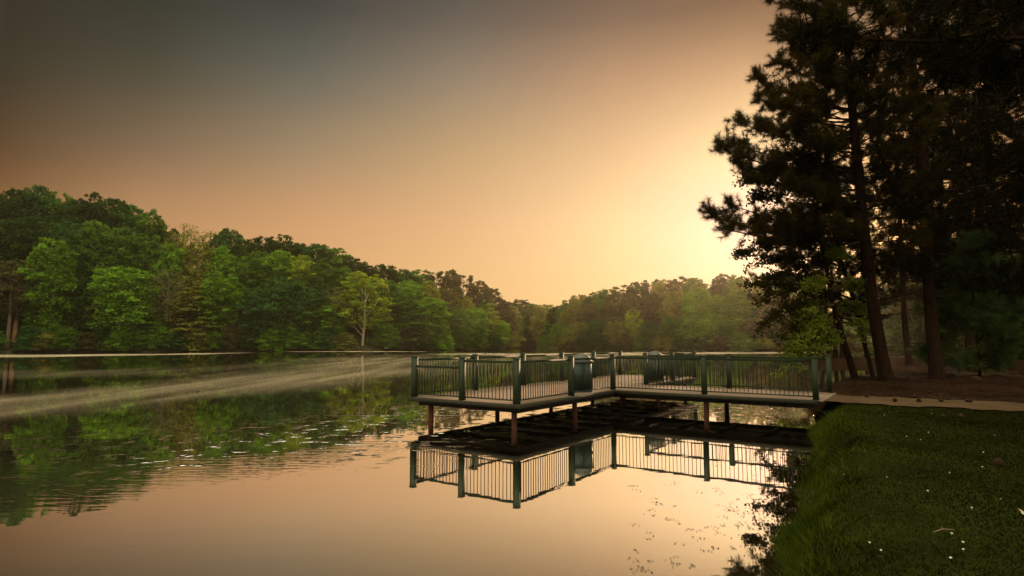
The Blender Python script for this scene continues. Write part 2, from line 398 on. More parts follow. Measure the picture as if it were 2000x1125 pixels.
x, y, f = polar_grid(.3, 420, 420, 720)
mb = MB(); mb.add(np.stack([x, y, 0 * x], -1), f[:, ::-1])
water = mb.build('lake_water', M['water'], smooth=True); tag(water, kind='structure')
# where wind ruffles the surface and where pollen has drifted (positions on the lake, in metres)
def band(x, y, pts, wd):
    P = np.array(pts, float); best = np.full(x.shape, 1e9)
    for i in range(len(P) - 1):
        a, b = P[i], P[i + 1]; e = b[:2] - a[:2]
        q = np.clip(((x - a[0]) * e[0] + (y - a[1]) * e[1]) / (e @ e), 0, 1)
        w_ = a[2] + (b[2] - a[2]) * q
        best = np.minimum(best, np.hypot(x - a[0] - q * e[0], y - a[1] - q * e[1]) / w_)
    return np.exp(-.9 * best ** 2)
xo, yo = x, y; x = x + 1.1 * np.sin(y * .16 + .6) + .5 * np.sin(y * .43 + x * .2) + .25 * np.sin(y * 1.1 - x * .7); y = y + 1.0 * np.sin(x * .35 + 1)
film = .36 * sstep(band(x, y, [(-30, 17.5, 3.0), (-18.0, 21.5, 3.3), (-15.0, 30, 4.4), (-11.5, 47, 7), (-13, 75, 12)], 1) * 1.3)
film = np.maximum(film,   .13 * sstep(band(x, y, [(-50, 38, 6), (-26, 44, 6), (-20, 70, 7), (-16, 100, 10)], 1)))
film = np.maximum(film, .95 * sstep(band(x, y, [(-120, 90, 10), (-80, 98, 9), (-64, 112, 5), (-57, 126, 1.5)], 1) * 1.6))
film = np.maximum(film, .95 * sstep(band(x, y, [(-52, 142, 2.5), (-40, 145, 4.5), (-24, 142, 2)], 1) * 1.6))
film = np.maximum(film, .85 * sstep(band(x, y, [(-4, 112, 9), (8, 106, 9), (28, 120, 9), (60, 128, 7), (80, 128, 6)], 1) * 1.6))
film = np.maximum(film, .35 * sstep(band(x, y, [(-8, 60, 6), (2, 78, 9), (10, 92, 9)], 1)))
x, y = xo, yo
pat = .5 + .28 * np.sin(x * .33 + 1.2 * np.sin(y * .11)) + .22 * np.sin(y * .21 + 1.7 * np.sin(x * .23))
film = film * np.where(np.hypot(x, y) < 80, .45 + .6 * pat, 1)
ripple = np.maximum(sstep(band(x, y, [(-6.2, 11.5, 1.2), (-4.2, 14.0, 2.6), (-2.3, 17.0, 3.0), (0.5, 20, 2.6)], 1) * 1.2), .5 * sstep(band(x, y, [(6.3, 24, 3.0), (7.5, 19.5, 2.0)], 1)))
ripple = np.maximum(ripple, .30 * sstep(band(x, y, [(-16, 11, 3), (-9, 13, 3)], 1)))
wave = np.maximum(sstep(band(x, y, [(-14, 8.2, 1.6), (-6.4, 9.6, 1.4), (-3.0, 12.0, 1.2)], 1) * 1.2), .03)
for nm, a in (('film', film), ('ripple', ripple), ('wave', wave)):
    q = water.data.attributes.new(nm, 'FLOAT', 'POINT'); q.data.foreach_set('value', np.asarray(a, np.float32))

# path
mb = MB(); na, nb = 14, 90; vs = []
for j in range(nb):
    b = ENDB - .05 - (j / (nb - 1)) ** 1.2 * 22
    wl = .04 + .12 * math.sin(j * .9) + .10 * math.sin(j * 2.3); wr = .22 + .22 * math.sin(j * .45 + 1) + .15 * math.sin(j * 1.7)
    if j < 3: wl *= .2; wr *= .2
    for i in range(na):
        a = 5.57 + .1 + wl + (2.45 - wl - wr) * i / (na - 1); p = N0 + U * a + V * b
        vs.append((p[0], p[1]))
vs = np.array(vs); zz = H(vs[:, 0], vs[:, 1]) + .03
blend = np.clip((np.arange(nb).repeat(na)) / 10.0, 0, 1); zz = .655 * (1 - blend) + np.maximum(zz, .6) * blend
i = np.arange(nb - 1)[:, None] * na; j = np.arange(na - 1)[None]
mb.add(np.c_[vs, zz], np.stack([i + j, i + na + j, i + na + j + 1, i + j + 1], -1).reshape(-1, 4))
tag(mb.build('path', M['path'], smooth=True), kind='structure')

# ------------------------------------------------------------------ the fishing pier
DZ = .68
AX = np.array([[U[0], U[1], 0], [V[0], V[1], 0], [0, 0, 1.0]])
pier = thing('fishing_pier', 'T shaped fishing pier with green railings and tan boards standing over the lake', 'pier', (N0[0], N0[1], 0))
PL = np.array([N0[0], N0[1], 0.0])
def lp(a, b, z): return dk(a, b, z) - PL
random.seed(3)
OV = .12
mb = MB(); k = 0; a = -OV + .066
while a < LL + OV - .10:                                   # platform boards run across it
    wdt = min(.14, LL + OV - .066 - a)
    mb.box(lp(a + wdt / 2, LW / 2, DZ - .02 + random.uniform(-.002, .002)), (wdt / 2 - .004, LW / 2 + OV - .066, .02), AX); a += .14
A0, A1 = BW * 2 + .09, BW * 3 - .09                           # the walkway between the two long rails
b = -OV + .063
while b > ENDB - .05:
    wdt = .14
    mb.box(lp((A0 + A1) / 2, b - wdt / 2, DZ - .02 + random.uniform(-.002, .002)), ((A1 - A0) / 2 + OV + .1 - .066, wdt / 2 - .004, .02), AX); b -= .14
mb.build('deck_floor', M['deck'], pier)
mb = MB(); T = .03; fh = .055
def fas(a0, b0, a1, b1, z, hh, th, m_):
    if abs(a1 - a0) > abs(b1 - b0): m_.box(lp((a0 + a1) / 2, b0, z), (abs(a1 - a0) / 2, th, hh), AX)
    else: m_.box(lp(a0, (b0 + b1) / 2, z), (th, abs(b1 - b0) / 2, hh), AX)
zf = DZ - .004 - fh
WA, WB = A0 - OV - .1, A1 + OV + .1
e = OV - T
fas(-e - T, LW + e, LL + e + T, LW + e, zf, fh, T, mb); fas(-e, -e + T, -e, LW + e - T, zf, fh, T, mb); fas(LL + e, -e + T, LL + e, LW + e - T, zf, fh, T, mb)
fas(-e - T, -e, WA, -e, zf, fh, T, mb); fas(WB, -e, LL + e + T, -e, zf, fh, T, mb)
fas(WA + T, -e - T, WA + T, ENDB - .05, zf, fh, T, mb); fas(WB - T, -e - T, WB - T, ENDB - .05, zf, fh, T, mb)
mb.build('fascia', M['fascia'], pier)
mb = MB(); zb = DZ - .17
fas(.12, .10, LL - .12, .10, zb + .02, .095, .05, mb); fas(.12, LW - .10, LL - .12, LW - .10, zb + .02, .095, .05, mb)
for a in np.linspace(.12, LL - .12, 11): fas(a, .16, a, LW - .16, zb + .025, .085, .03, mb)
for a in (A0 + .05, A1 - .05): fas(a, .04, a, ENDB, zb + .02, .095, .05, mb)
for b in np.linspace(-.6, ENDB + .2, 5): fas(A0 + .11, b, A1 - .11, b, zb + .025, .085, .03, mb)
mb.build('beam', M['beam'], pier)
def pile(a, b, r=.075):
    mb = MB(); mb.tube([lp(a, b, -1.1), lp(a, b, 0), lp(a, b, zb - .06)], [r, r, r], 14); mb.build('pile', M['pile'], pier, True)
for a in (.35, 3.5, 6.85, 10.2, 13.35):
    for b in (.32, LW - .32): pile(a, b)
for b in (-2.9,):
    for a in (A0 + .2, A1 - .2): pile(a, b)
PH = .068
posts = {}
def post(a, b):
    mb = MB(); mb.box(lp(a, b, DZ + .555), (PH, PH, .555), AX); p = mb.build('post', M['green_paint'], pier)
    mb = MB(); q = PH + .012
    mb.box(lp(a, b, DZ + 1.122), (q, q, .012), AX)
    c = lp(a, b, DZ + 1.134); v = [c + AX[0] * i * q + AX[1] * j * q for i, j in ((-1, -1), (1, -1), (1, 1), (-1, 1))] + [c + np.array([0, 0, .028])]
    mb.add(v, [[0, 1, 4], [1, 2, 4], [2, 3, 4], [3, 0, 4]])
    mb.build('post_cap', M['green_paint'], p)
bays = []
ga = [BW * i for i in range(6)]
for a in ga: post(a, 0); post(a, LW)
post(0, LW / 2); post(LL, LW / 2)
for a in (A0 - .09, A1 + .09):
    for b in (-ENDB / -2, ENDB): post(a, b)
def rail(a0, b0, a1, b1, h=1.05):
    p0 = np.array([a0, b0]); p1 = np.array([a1, b1]); d = (p1 - p0); L = np.linalg.norm(d); d /= L
    p0 = p0 + d * PH; p1 = p1 - d * PH; L -= 2 * PH
    dv = AX[0] * d[0] + AX[1] * d[1]; ax = np.array([dv, np.cross([0, 0, 1.0], dv), [0, 0, 1.0]])
    n = max(2, int(round(L / .115)))
    mb = MB()
    for i in range(1, n):
        q = p0 + (p1 - p0) * i / n; mb.box(lp(q[0], q[1], DZ + (h - .05 + .10) / 2), (.0075, .0075, (h - .05 - .10) / 2), ax)
    o = mb.build('railing', M['dark_green'], pier)
    c = (p0 + p1) / 2
    mb = MB(); mb.box(lp(c[0], c[1], DZ + h - .025), (L / 2, .024, .025), ax); mb.box(lp(c[0], c[1], DZ + h + .006), (L / 2, .034, .006), ax); mb.build('top_rail', M['green_paint'], o)
    mb = MB(); mb.box(lp(c[0], c[1], DZ + .085), (L / 2, .016, .016), ax); mb.build('bottom_rail', M['dark_green'], o)
for i in range(5):
    rail(ga[i], LW, ga[i + 1], LW)
    if i != 2: rail(ga[i], 0, ga[i + 1], 0)
rail(0, 0, 0, LW / 2); rail(0, LW / 2, 0, LW, .87); rail(LL, 0, LL, LW / 2); rail(LL, LW / 2, LL, LW, .87)
for a in (A0 - .09, A1 + .09):
    rail(a, 0, a, ENDB / 2); rail(a, ENDB / 2, a, ENDB)

# litter bins: ribbed green body, dark liner, rim and grey dome lid
def bin_(loc, label):
    t_ = thing('litter_bin', label, 'litter bin', loc, 'litter bins on the pier')
    r, h = .335, .90
    mb = MB(); mb.lathe((0, 0, 0), [(0, .03), (r - .03, .03), (r - .03, h - .02), (r - .05, h - .02), (r - .05, .3), (0, .3)], 24); mb.build('liner', M['can_liner'], t_, True)
    mb = MB(); n = 30
    for i in range(n):
        an = 2 * math.pi * i / n; ax = np.array([[math.cos(an), math.sin(an), 0], [-math.sin(an), math.cos(an), 0], [0, 0, 1.0]])
        mb.box(np.array([math.cos(an), math.sin(an), 0]) * r + np.array([0, 0, h / 2 + .02]), (.010, .024, h / 2 - .02), ax)
    mb.build('slatted_body', M['can_green'], t_)
    mb = MB(); mb.lathe((0, 0, 0), [(r - .02, h), (r + .03, h), (r + .035, h + .03), (r + .03, h + .055), (r - .02, h + .055)], 32); mb.build('rim', M['can_lid'], t_, True)
    mb = MB(); mb.lathe((0, 0, 0), [(r + .03, .0), (r + .03, .045), (r - .02, .045), (r - .02, 0)], 32); mb.build('base_ring', M['can_liner'], t_, True)
    mb = MB(); mb.lathe((0, 0, 0), [(r - .01, h + .056)] + [((r - .03) * math.cos(q), h + .075 + .21 * math.sin(q)) for q in np.linspace(0, math.pi / 2 * .995, 12)], 32); mb.build('dome_lid', M['can_lid'], t_, True)
    return t_
p = dk(4.22, .47, DZ); bin_(p, 'ribbed green litter bin with grey dome lid beside the near railing of the pier')
p = dk(10.25, .46, DZ); bin_(p, 'ribbed green litter bin with pale dome lid at the far end of the pier')
# ------------------------------------------------------------------ distant trees: unit-height prototypes, shared meshes
rng = np.random.default_rng(11)
def unit(v): return v / (np.linalg.norm(v, axis=-1, keepdims=True) + 1e-9)
def leaf_quads(P, Nn, size, rg, aspect=1.5):
    n = len(P); a = unit(np.cross(Nn, unit(rg.normal(size=(n, 3))))); b = np.cross(Nn, a)
    s = size * rg.uniform(.6, 1.35, (n, 1)); a = a * s * .5 * aspect; b = b * s * .5
    v = np.stack([P - a, P - b * .9 + a * .1, P + a, P + b * .9 + a * .1], 1).reshape(-1, 3)
    return v, np.arange(4 * n).reshape(-1, 4)
def crown_mesh(seed, lobes, leaves, base, prof, leaf, lobe_r, flat=.62, up=.5, core=.35, rad=.28):
    rg = np.random.default_rng(seed)
    cs = []; rs = []
    for i in range(lobes):
        u = (i + rg.uniform()) / lobes; z = base + (.97 - base) * u
        rm = rad * prof(u) * rg.uniform(.86, 1.1)
        an = i * 2.399 + rg.uniform(-.6, .6); r = rm * rg.uniform(.35, 1) ** .5 * .90
        lr = lobe_r * rg.uniform(.55, 1.25) * (.6 + .4 * prof(u))
        cs.append((r * math.cos(an), r * math.sin(an), min(z, .99 - lr * flat))); rs.append(lr)
    cs = np.array(cs); rs = np.array(rs)
    p = rs ** 2 / (rs ** 2).sum(); k = rg.choice(lobes, leaves, p=p)
    d = unit(rg.normal(size=(leaves, 3)) + np.array([0, 0, .35]))
    rr = rs[k] * rg.uniform(.02, 1, leaves) ** .36 * (1 + .22 * rg.normal(size=leaves).clip(-1, 1.8))
    P = cs[k] + d * rr[:, None] * np.array([1, 1, flat])
    nc = int(leaves * core)                                 # inner foliage that fills the crown
    if nc:
        u = rg.uniform(.02, .93, nc); an = rg.uniform(0, 6.283, nc); rr = rad * np.array([prof(q) for q in u]) * rg.uniform(0, 1, nc) ** .5 * .88
        P[:nc] = np.stack([rr * np.cos(an), rr * np.sin(an), base + (.95 - base) * u], 1)
    P[:, 2] = np.maximum(P[:, 2], .004)
    Nn = unit(d * .5 + np.array([0, 0, up]) + rg.normal(size=(leaves, 3)) * .55)
    mb = MB(); mb.add(*leaf_quads(P, Nn, leaf, rg)); return mb, cs, rs
def trunk_mesh(seed, cs, top=.8, r=.011, limbs=8, lean=.02):
    rg = np.random.default_rng(seed); mb = MB()
    zz = np.linspace(-.04, top, 9); px_ = np.cumsum(rg.normal(size=9)) * lean * .35; py_ = np.cumsum(rg.normal(size=9)) * lean * .35
    px_ -= px_[0]; py_ -= py_[0]
    P = np.stack([px_, py_, zz], 1); mb.tube(P, r * np.linspace(1.25, .35, 9), 7)
    for i in rg.choice(len(cs), min(limbs, len(cs)), replace=False):
        c = cs[i]; z0 = max(.12, c[2] - .45 * np.hypot(c[0], c[1]) - .08); z0 = min(z0, top * .95)
        s0 = np.array([np.interp(z0, zz, px_), np.interp(z0, zz, py_), z0])
        mid = s0 * .45 + c * .55 + np.array([0, 0, .025]) + rg.normal(size=3) * .012
        mb.tube([s0, mid, c], [r * .5, r * .34, r * .12], 5)
    return mb
dome = lambda u: max(0, 1 - (1.55 * u - .55) ** 4) ** .5 if u > .2 else .99 * (.55 + .45 * u / .2)
oval = lambda u: math.sin(math.pi * (.12 + .83 * u)) ** .5
cone = lambda u: 1.05 * (1 - u) ** .8 + .12
even = lambda u: (1 - u ** 3) ** .6
PROTO = {}
def proto(kind, seed, cr, tr, bark='bark_far', leafm='leaf'):
    PROTO.setdefault(kind, []).append((cr.mesh('crown', M[leafm]), tr.mesh('trunk', M[bark], True)))
for s in range(4):
    a, cs, rs = crown_mesh(100 + s, 105, 15000, .08, dome, .0185, .060); proto('broad', s, a, trunk_mesh(s, cs))
for s in range(4):
    a, cs, rs = crown_mesh(200 + s, 100, 14000, .06, oval, .018, .054); proto('oval', s, a, trunk_mesh(20 + s, cs))
for s in range(3):
    a, cs, rs = crown_mesh(300 + s, 60, 12000, .05, even, .0185, .082, flat=.30, up=1.0, core=.2); proto('tier', s, a, trunk_mesh(40 + s, cs))
for s in range(3):
    a, cs, rs = crown_mesh(400 + s, 62, 8500, .26, oval, .015, .055, flat=.5, core=.15); proto('pine', s, a, trunk_mesh(60 + s, cs, .93, .010, 14), 'bark_far')
for s in range(2):
    a, cs, rs = crown_mesh(500 + s, 40, 3000, .25, oval, .013, .075, core=.1); proto('sparse', s, a, trunk_mesh(70 + s, cs, .9, .010, 26), 'bark_far')
for s in range(3):
    a, cs, rs = crown_mesh(600 + s, 44, 7000, .0, even, .032, .12, flat=.5, rad=.45); proto('shrub', s, a, trunk_mesh(80 + s, cs, .6, .014, 8))
for s in range(2):
    a, cs, rs = crown_mesh(700 + s, 26, 5200, .0, cone, .018, .085, flat=.4, up=.8); proto('cone', s, a, trunk_mesh(90 + s, cs))
a, cs, rs = crown_mesh(801, 60, 8000, .24, dome, .0165, .058, flat=.55, rad=.30, core=.12); proto('limbed', 0, a, trunk_mesh(95, cs, .82, .0105, 12, .012), 'bark_pale')
KW = {'broad': 'rounded broadleaf tree', 'oval': 'tall oval broadleaf tree', 'tier': 'broadleaf tree with layered boughs', 'pine': 'open crowned pine', 'sparse': 'thin leaved twiggy tree',
      'shrub': 'low bush', 'cone': 'pointed young tree', 'limbed': 'pale trunked open tree'}
COLR = {'bright': ((0.108, 0.220, 0.018), 'bright green'), 'mid': ((0.069, 0.143, 0.018), 'mid green'), 'dark': ((0.028, 0.059, 0.010), 'dark green'), 'deep': ((0.038, 0.098, 0.025), 'deep green'),
        'olive': ((0.157, 0.171, 0.034), 'olive'), 'grey': ((0.115, 0.118, 0.050), 'grey green'), 'brown': ((0.082, 0.084, 0.032), 'brownish'), 'yellow': ((0.190, 0.258, 0.022), 'yellow green'),
        'rust': ((0.058, 0.054, 0.022), 'reddish brown')}
rp = random.Random(5)
CNT = {}
def far_tree(px, topy, half, kind, col, off, row, D=None, bank='left', label=None, cat=None, seed=None, sx=None, jitter=True):
    D0 = (shoreD(px) if D is None else D) + off
    p = at(px, topy, D0); X, Y = p[0], p[1]; g = hz(X, Y); Ht = max(1.2, p[2] - g)
    rad = half / F * D0
    ms_ = PROTO[kind]; cr, tr = ms_[(rp.randrange(len(ms_)) if seed is None else seed) % len(ms_)]
    CNT[(bank, row)] = CNT.get((bank, row), 0) + 1
    nm = {'pine': 'pine_tree', 'shrub': 'bush'}.get(kind, 'broadleaf_tree')
    t_ = thing(nm, label, cat or ('bush' if kind == 'shrub' else 'tree'), (X, Y, g - .05), {'left': 'trees on the left shore', 'far': 'trees on the far shore', 'grove': 'trees in the dark grove'}[bank], rp.uniform(0, 6.28))
    k = rad / (.45 if kind == 'shrub' else .29)
    t_.scale = (k, k, Ht)
    c = obj('crown', cr, t_); tk = obj('trunk', tr, t_)
    base = np.array(COLR[col][0]) * (rp.uniform(.85, 1.18) if jitter else 1); c.color = (*base.clip(0, 1), 1)
    ROWS.setdefault((bank, row), []).append((px, t_, kind, col, label))
    return t_
ROWS = {}
# left shore, back to front: skyline, middle, front, waterside
SKY = [(-60, 400), (-5, 383), (35, 366), (75, 360), (118, 372), (150, 388), (182, 374), (222, 384), (256, 398), (290, 406), (320, 436), (362, 436), (398, 446), (446, 444), (478, 470), (515, 460), (548, 455), (586, 472), (622, 474), (652, 482), (688, 500),
       (716, 518), (748, 514), (786, 524), (822, 525), (852, 528), (882, 524), (908, 534), (936, 546), (962, 560), (978, 582)]
for i, (px, ty) in enumerate(SKY):
    kd = ['broad', 'oval', 'broad', 'broad', 'oval'][i % 5]; cl = ['dark', 'dark', 'mid', 'dark', 'deep'][(i * 3) % 5]
    if 330 < px < 410: kd, cl = 'sparse', 'olive'
    if 840 < px: kd, cl = ('pine', 'rust') if i % 2 else ('broad', 'brown')
    far_tree(px, ty, rp.uniform(40, 56) * (.62 if px > 840 else 1), kd, cl, 24 if px < 850 else 20, 'skyline')
MID = [(-30, 440, 60, 'broad', 'dark'), (30, 425, 55, 'broad', 'dark'), (85, 420, 50, 'oval', 'dark'), (140, 430, 50, 'broad', 'deep'), (190, 428, 48, 'broad', 'mid'), (240, 440, 50, 'broad', 'mid'), (292, 455, 45, 'oval', 'mid'),
       (335, 470, 40, 'broad', 'bright'), (352, 450, 36, 'sparse', 'olive'), (392, 470, 46, 'oval', 'olive'), (432, 480, 45, 'oval', 'bright'), (470, 498, 40, 'broad', 'mid'), (508, 488, 42, 'oval', 'mid'), (548, 486, 45, 'broad', 'bright'), (590, 496, 44, 'broad', 'yellow'),
       (632, 505, 42, 'oval', 'mid'), (668, 520, 38, 'broad', 'mid'), (700, 530, 36, 'broad', 'bright'), (752, 545, 40, 'broad', 'mid'), (798, 545, 40, 'broad', 'bright'), (836, 548, 34, 'oval', 'olive'), (872, 560, 34, 'pine', 'brown'), (905, 575, 32, 'oval', 'olive'), (940, 585, 30, 'broad', 'mid')]
for (px, ty, hf, kd, cl) in MID: far_tree(px, ty, hf, kd, cl, 13, 'middle')
FRONT = [(20, 505, 62, 'pine', 'brown'), (-20, 520, 60, 'broad', 'dark'), (102, 462, 54, 'oval', 'bright'), (160, 545, 36, 'broad', 'dark'), (186, 590, 36, 'sparse', 'brown'), (243, 518, 66, 'broad', 'bright'), (292, 600, 42, 'tier', 'bright'), (330, 520, 44, 'sparse', 'grey'),
         (385, 552, 58, 'tier', 'olive'), (436, 530, 54, 'oval', 'bright'), (462, 612, 32, 'sparse', 'rust'), (505, 560, 50, 'oval', 'deep'), (560, 540, 52, 'broad', 'deep'), (540, 600, 40, 'tier', 'mid'), (602, 560, 46, 'broad', 'deep'), (640, 590, 48, 'broad', 'bright'), (655, 560, 42, 'sparse', 'grey'),
         (792, 575, 46, 'tier', 'mid'), (842, 580, 44, 'broad', 'bright'), (886, 600, 42, 'oval', 'mid'), (925, 598, 36, 'oval', 'bright'), (958, 590, 34, 'cone', 'yellow'), (975, 625, 26, 'broad', 'bright')]
for (px, ty, hf, kd, cl) in FRONT: far_tree(px, ty, hf, kd, cl, 4.5, 'front')
special = far_tree(712, 528, 60, 'limbed', 'yellow', 4, 'front', seed=0)
special.rotation_euler = (0, 0, 1.1)
for i, px in enumerate([-20, 60, 95, 130, 170, 205, 232, 270, 310, 345, 385, 420, 455, 492, 528, 566, 605, 640, 672, 752, 786, 822, 860, 896, 930, 962, 990]):
    ty = [640, 632, 646, 636, 648, 628, 640][i % 7]; cl = ['mid', 'dark', 'olive', 'mid', 'rust', 'deep', 'bright', 'mid'][(i * 5) % 8]
    far_tree(px, ty, rp.uniform(24, 32), 'shrub', cl, 1.2, 'waterside')
# far shore, behind the pier
for i, (px, ty) in enumerate([(990, 592), (1016, 583), (1042, 592), (1064, 592), (1092, 596), (1112, 585), (1134, 574), (1160, 570), (1188, 563), (1215, 556), (1244, 548), (1272, 544), (1300, 544), (1328, 538), (1356, 540), (1384, 552), (1412, 532), (1436, 536), (1464, 540), (1500, 535), (1540, 532), (1585, 530)]):
    kd, cl = ('pine', 'rust') if 1190 < px < 1330 and i % 2 else (('broad', 'oval')[i % 2], ['olive', 'dark', 'mid'][i % 3])
    far_tree(px, ty, rp.uniform(30, 42), kd, cl, 20 if px > 1075 else 6, 'skyline', bank='far')
for (px, ty, hf, kd, cl) in [(1000, 612, 26, 'broad', 'mid'), (1028, 612, 24, 'broad', 'dark'), (1056, 620, 22, 'oval', 'dark'), (1085, 606, 24, 'oval', 'bright'), (1115, 602, 30, 'broad', 'olive'), (1150, 592, 34, 'broad', 'brown'), (1195, 585, 36, 'pine', 'brown'), (1230, 575, 34, 'broad', 'brown'), (1275, 572, 36, 'broad', 'rust'),
                             (1320, 566, 36, 'broad', 'olive'), (1365, 560, 38, 'broad', 'bright'), (1405, 575, 36, 'oval', 'bright'), (1440, 565, 38, 'broad', 'mid'), (1485, 570, 40, 'pine', 'brown'), (1530, 575, 40, 'broad', 'dark'), (1580, 580, 40, 'broad', 'dark')]:
    far_tree(px, ty, hf, kd, cl, 11 if px > 1075 else 3, 'middle', bank='far')
for (px, ty, hf, kd, cl) in [(1095, 630, 26, 'oval', 'bright'), (1130, 628, 28, 'broad', 'olive'), (1170, 622, 30, 'broad', 'deep'), (1237, 602, 22, 'limbed', 'yellow'), (1205, 625, 30, 'broad', 'olive'), (1270, 625, 30, 'tier', 'deep'), (1312, 618, 32, 'broad', 'mid'), (1350, 622, 30, 'tier', 'bright'), (1392, 610, 34, 'tier', 'bright'), (1430, 618, 30, 'broad', 'mid'), (1472, 620, 34, 'broad', 'brown'), (1520, 622, 36, 'broad', 'dark'), (1570, 625, 36, 'broad', 'dark')]:
    far_tree(px, ty, hf, kd, cl, 4, 'front', bank='far')
for i, px in enumerate([1012, 1040, 1070, 1105, 1145, 1185, 1222, 1258, 1295, 1332, 1370, 1410, 1450, 1490, 1535, 1580, 1630]):
    far_tree(px, [650, 658, 652, 655][i % 4], rp.uniform(20, 26), 'shrub', ['dark', 'rust', 'mid', 'olive', 'dark'][i % 5], 1.0, 'waterside', bank='far')

# ------------------------------------------------------------------ near pines
def needle_tufts(T, rg, n=64, ln=.20, wd=.015):
    """T: list of (pos, dir, scale) -> needle triangles"""
    P = np.array([q[0] for q in T]); Dv = unit(np.array([q[1] for q in T])); S = np.array([q[2] for q in T])
    m = len(P); P = np.repeat(P, n, 0); D = np.repeat(Dv, n, 0); S = np.repeat(S, n)[:, None]
    r = unit(np.cross(D, rg.normal(size=D.shape)))
    u = rg.uniform(0, 1, (m * n, 1)); ang = np.radians(125 - 98 * u + rg.normal(size=u.shape) * 10)
    nd = unit(D * np.cos(ang) + r * np.sin(ang) + np.array([0, 0, -.05]))
    b = P + D * (u - .6) * .20 * S
    L = ln * S * rg.uniform(.75, 1.2, u.shape)
    sd_ = unit(np.cross(nd, rg.normal(size=nd.shape))) * wd * .5 * S
    v = np.stack([b - sd_, b + sd_, b + nd * L], 1).reshape(-1, 3)
    return v, np.arange(len(v)).reshape(-1, 3)
def bough(mb, T, p0, p1, r0, rg, twigs, sag=.12, tl=.75, cover=.10, ts=1.0):
    p0 = np.asarray(p0, float); p1 = np.asarray(p1, float); L = np.linalg.norm(p1 - p0); n = 9
    s = np.linspace(0, 1, n)[:, None]
    P = p0 + (p1 - p0) * s + np.array([0, 0, -1]) * sag * L * (s * (1 - s)) * 2.2
    side = unit(np.cross(p1 - p0, [0, 0, 1.0])); P = P + side * (np.sin(s * 5 + rg.uniform(0, 6)) * .035 * L * s)
    mb.tube(P, r0 * np.linspace(1, .22, n), 6)
    d_end = unit(P[-1] - P[-2]); T.append((P[-1], d_end + np.array([0, 0, .35]), 1.15 * ts))
    for k in range(4): T.append((P[-1] - d_end * rg.uniform(.05, .4) + rg.normal(size=3) * .16, unit(d_end + rg.normal(size=3) * .6 + np.array([0, 0, .3])), ts * rg.uniform(.8, 1.05)))
    for k in range(twigs):
        q = cover + (1 - cover) * rg.uniform() ** .8
        b = np.array([np.interp(q, s[:, 0], P[:, i]) for i in range(3)]); d = unit(np.array([np.interp(min(1, q + .1), s[:, 0], P[:, i]) for i in range(3)]) - b + 1e-6)
        sg = 1 if k % 2 else -1
        dr = unit(d * rg.uniform(.1, .8) + side * sg * rg.uniform(.2, 1.0) + np.array([0, 0, rg.uniform(-.8, 1.25)]))
        ll = tl * rg.uniform(.45, 1.15) * (1.15 - .55 * q); e_ = b + dr * ll + np.array([0, 0, .1 * ll])
        mb.tube([b, (b + e_) / 2 + np.array([0, 0, -.03]), e_], [r0 * .22 + .004, r0 * .14 + .003, .004], 4, False)
        T.append((e_, dr + np.array([0, 0, .25]), ts * rg.uniform(.8, 1.15)))
        for z_ in range(2):
            f_ = rg.uniform(.3, .85); T.append((b + (e_ - b) * f_ + rg.normal(size=3) * .05, unit(dr + rg.normal(size=3) * .7), ts * rg.uniform(.65, .95)))
def trunk_line(base, pts):
    return np.array([base] + pts, float)
def smooth_line(P, n=26):
    P = np.asarray(P, float); s = np.r_[0, np.cumsum(np.linalg.norm(np.diff(P, axis=0), axis=1))]
    ss = np.linspace(0, s[-1], n); Q = np.array([np.interp(ss, s, P[:, i]) for i in range(3)]).T
    for _ in range(3): Q[1:-1] = (Q[:-2] + Q[1:-1] * 2 + Q[2:]) / 4
    return Q
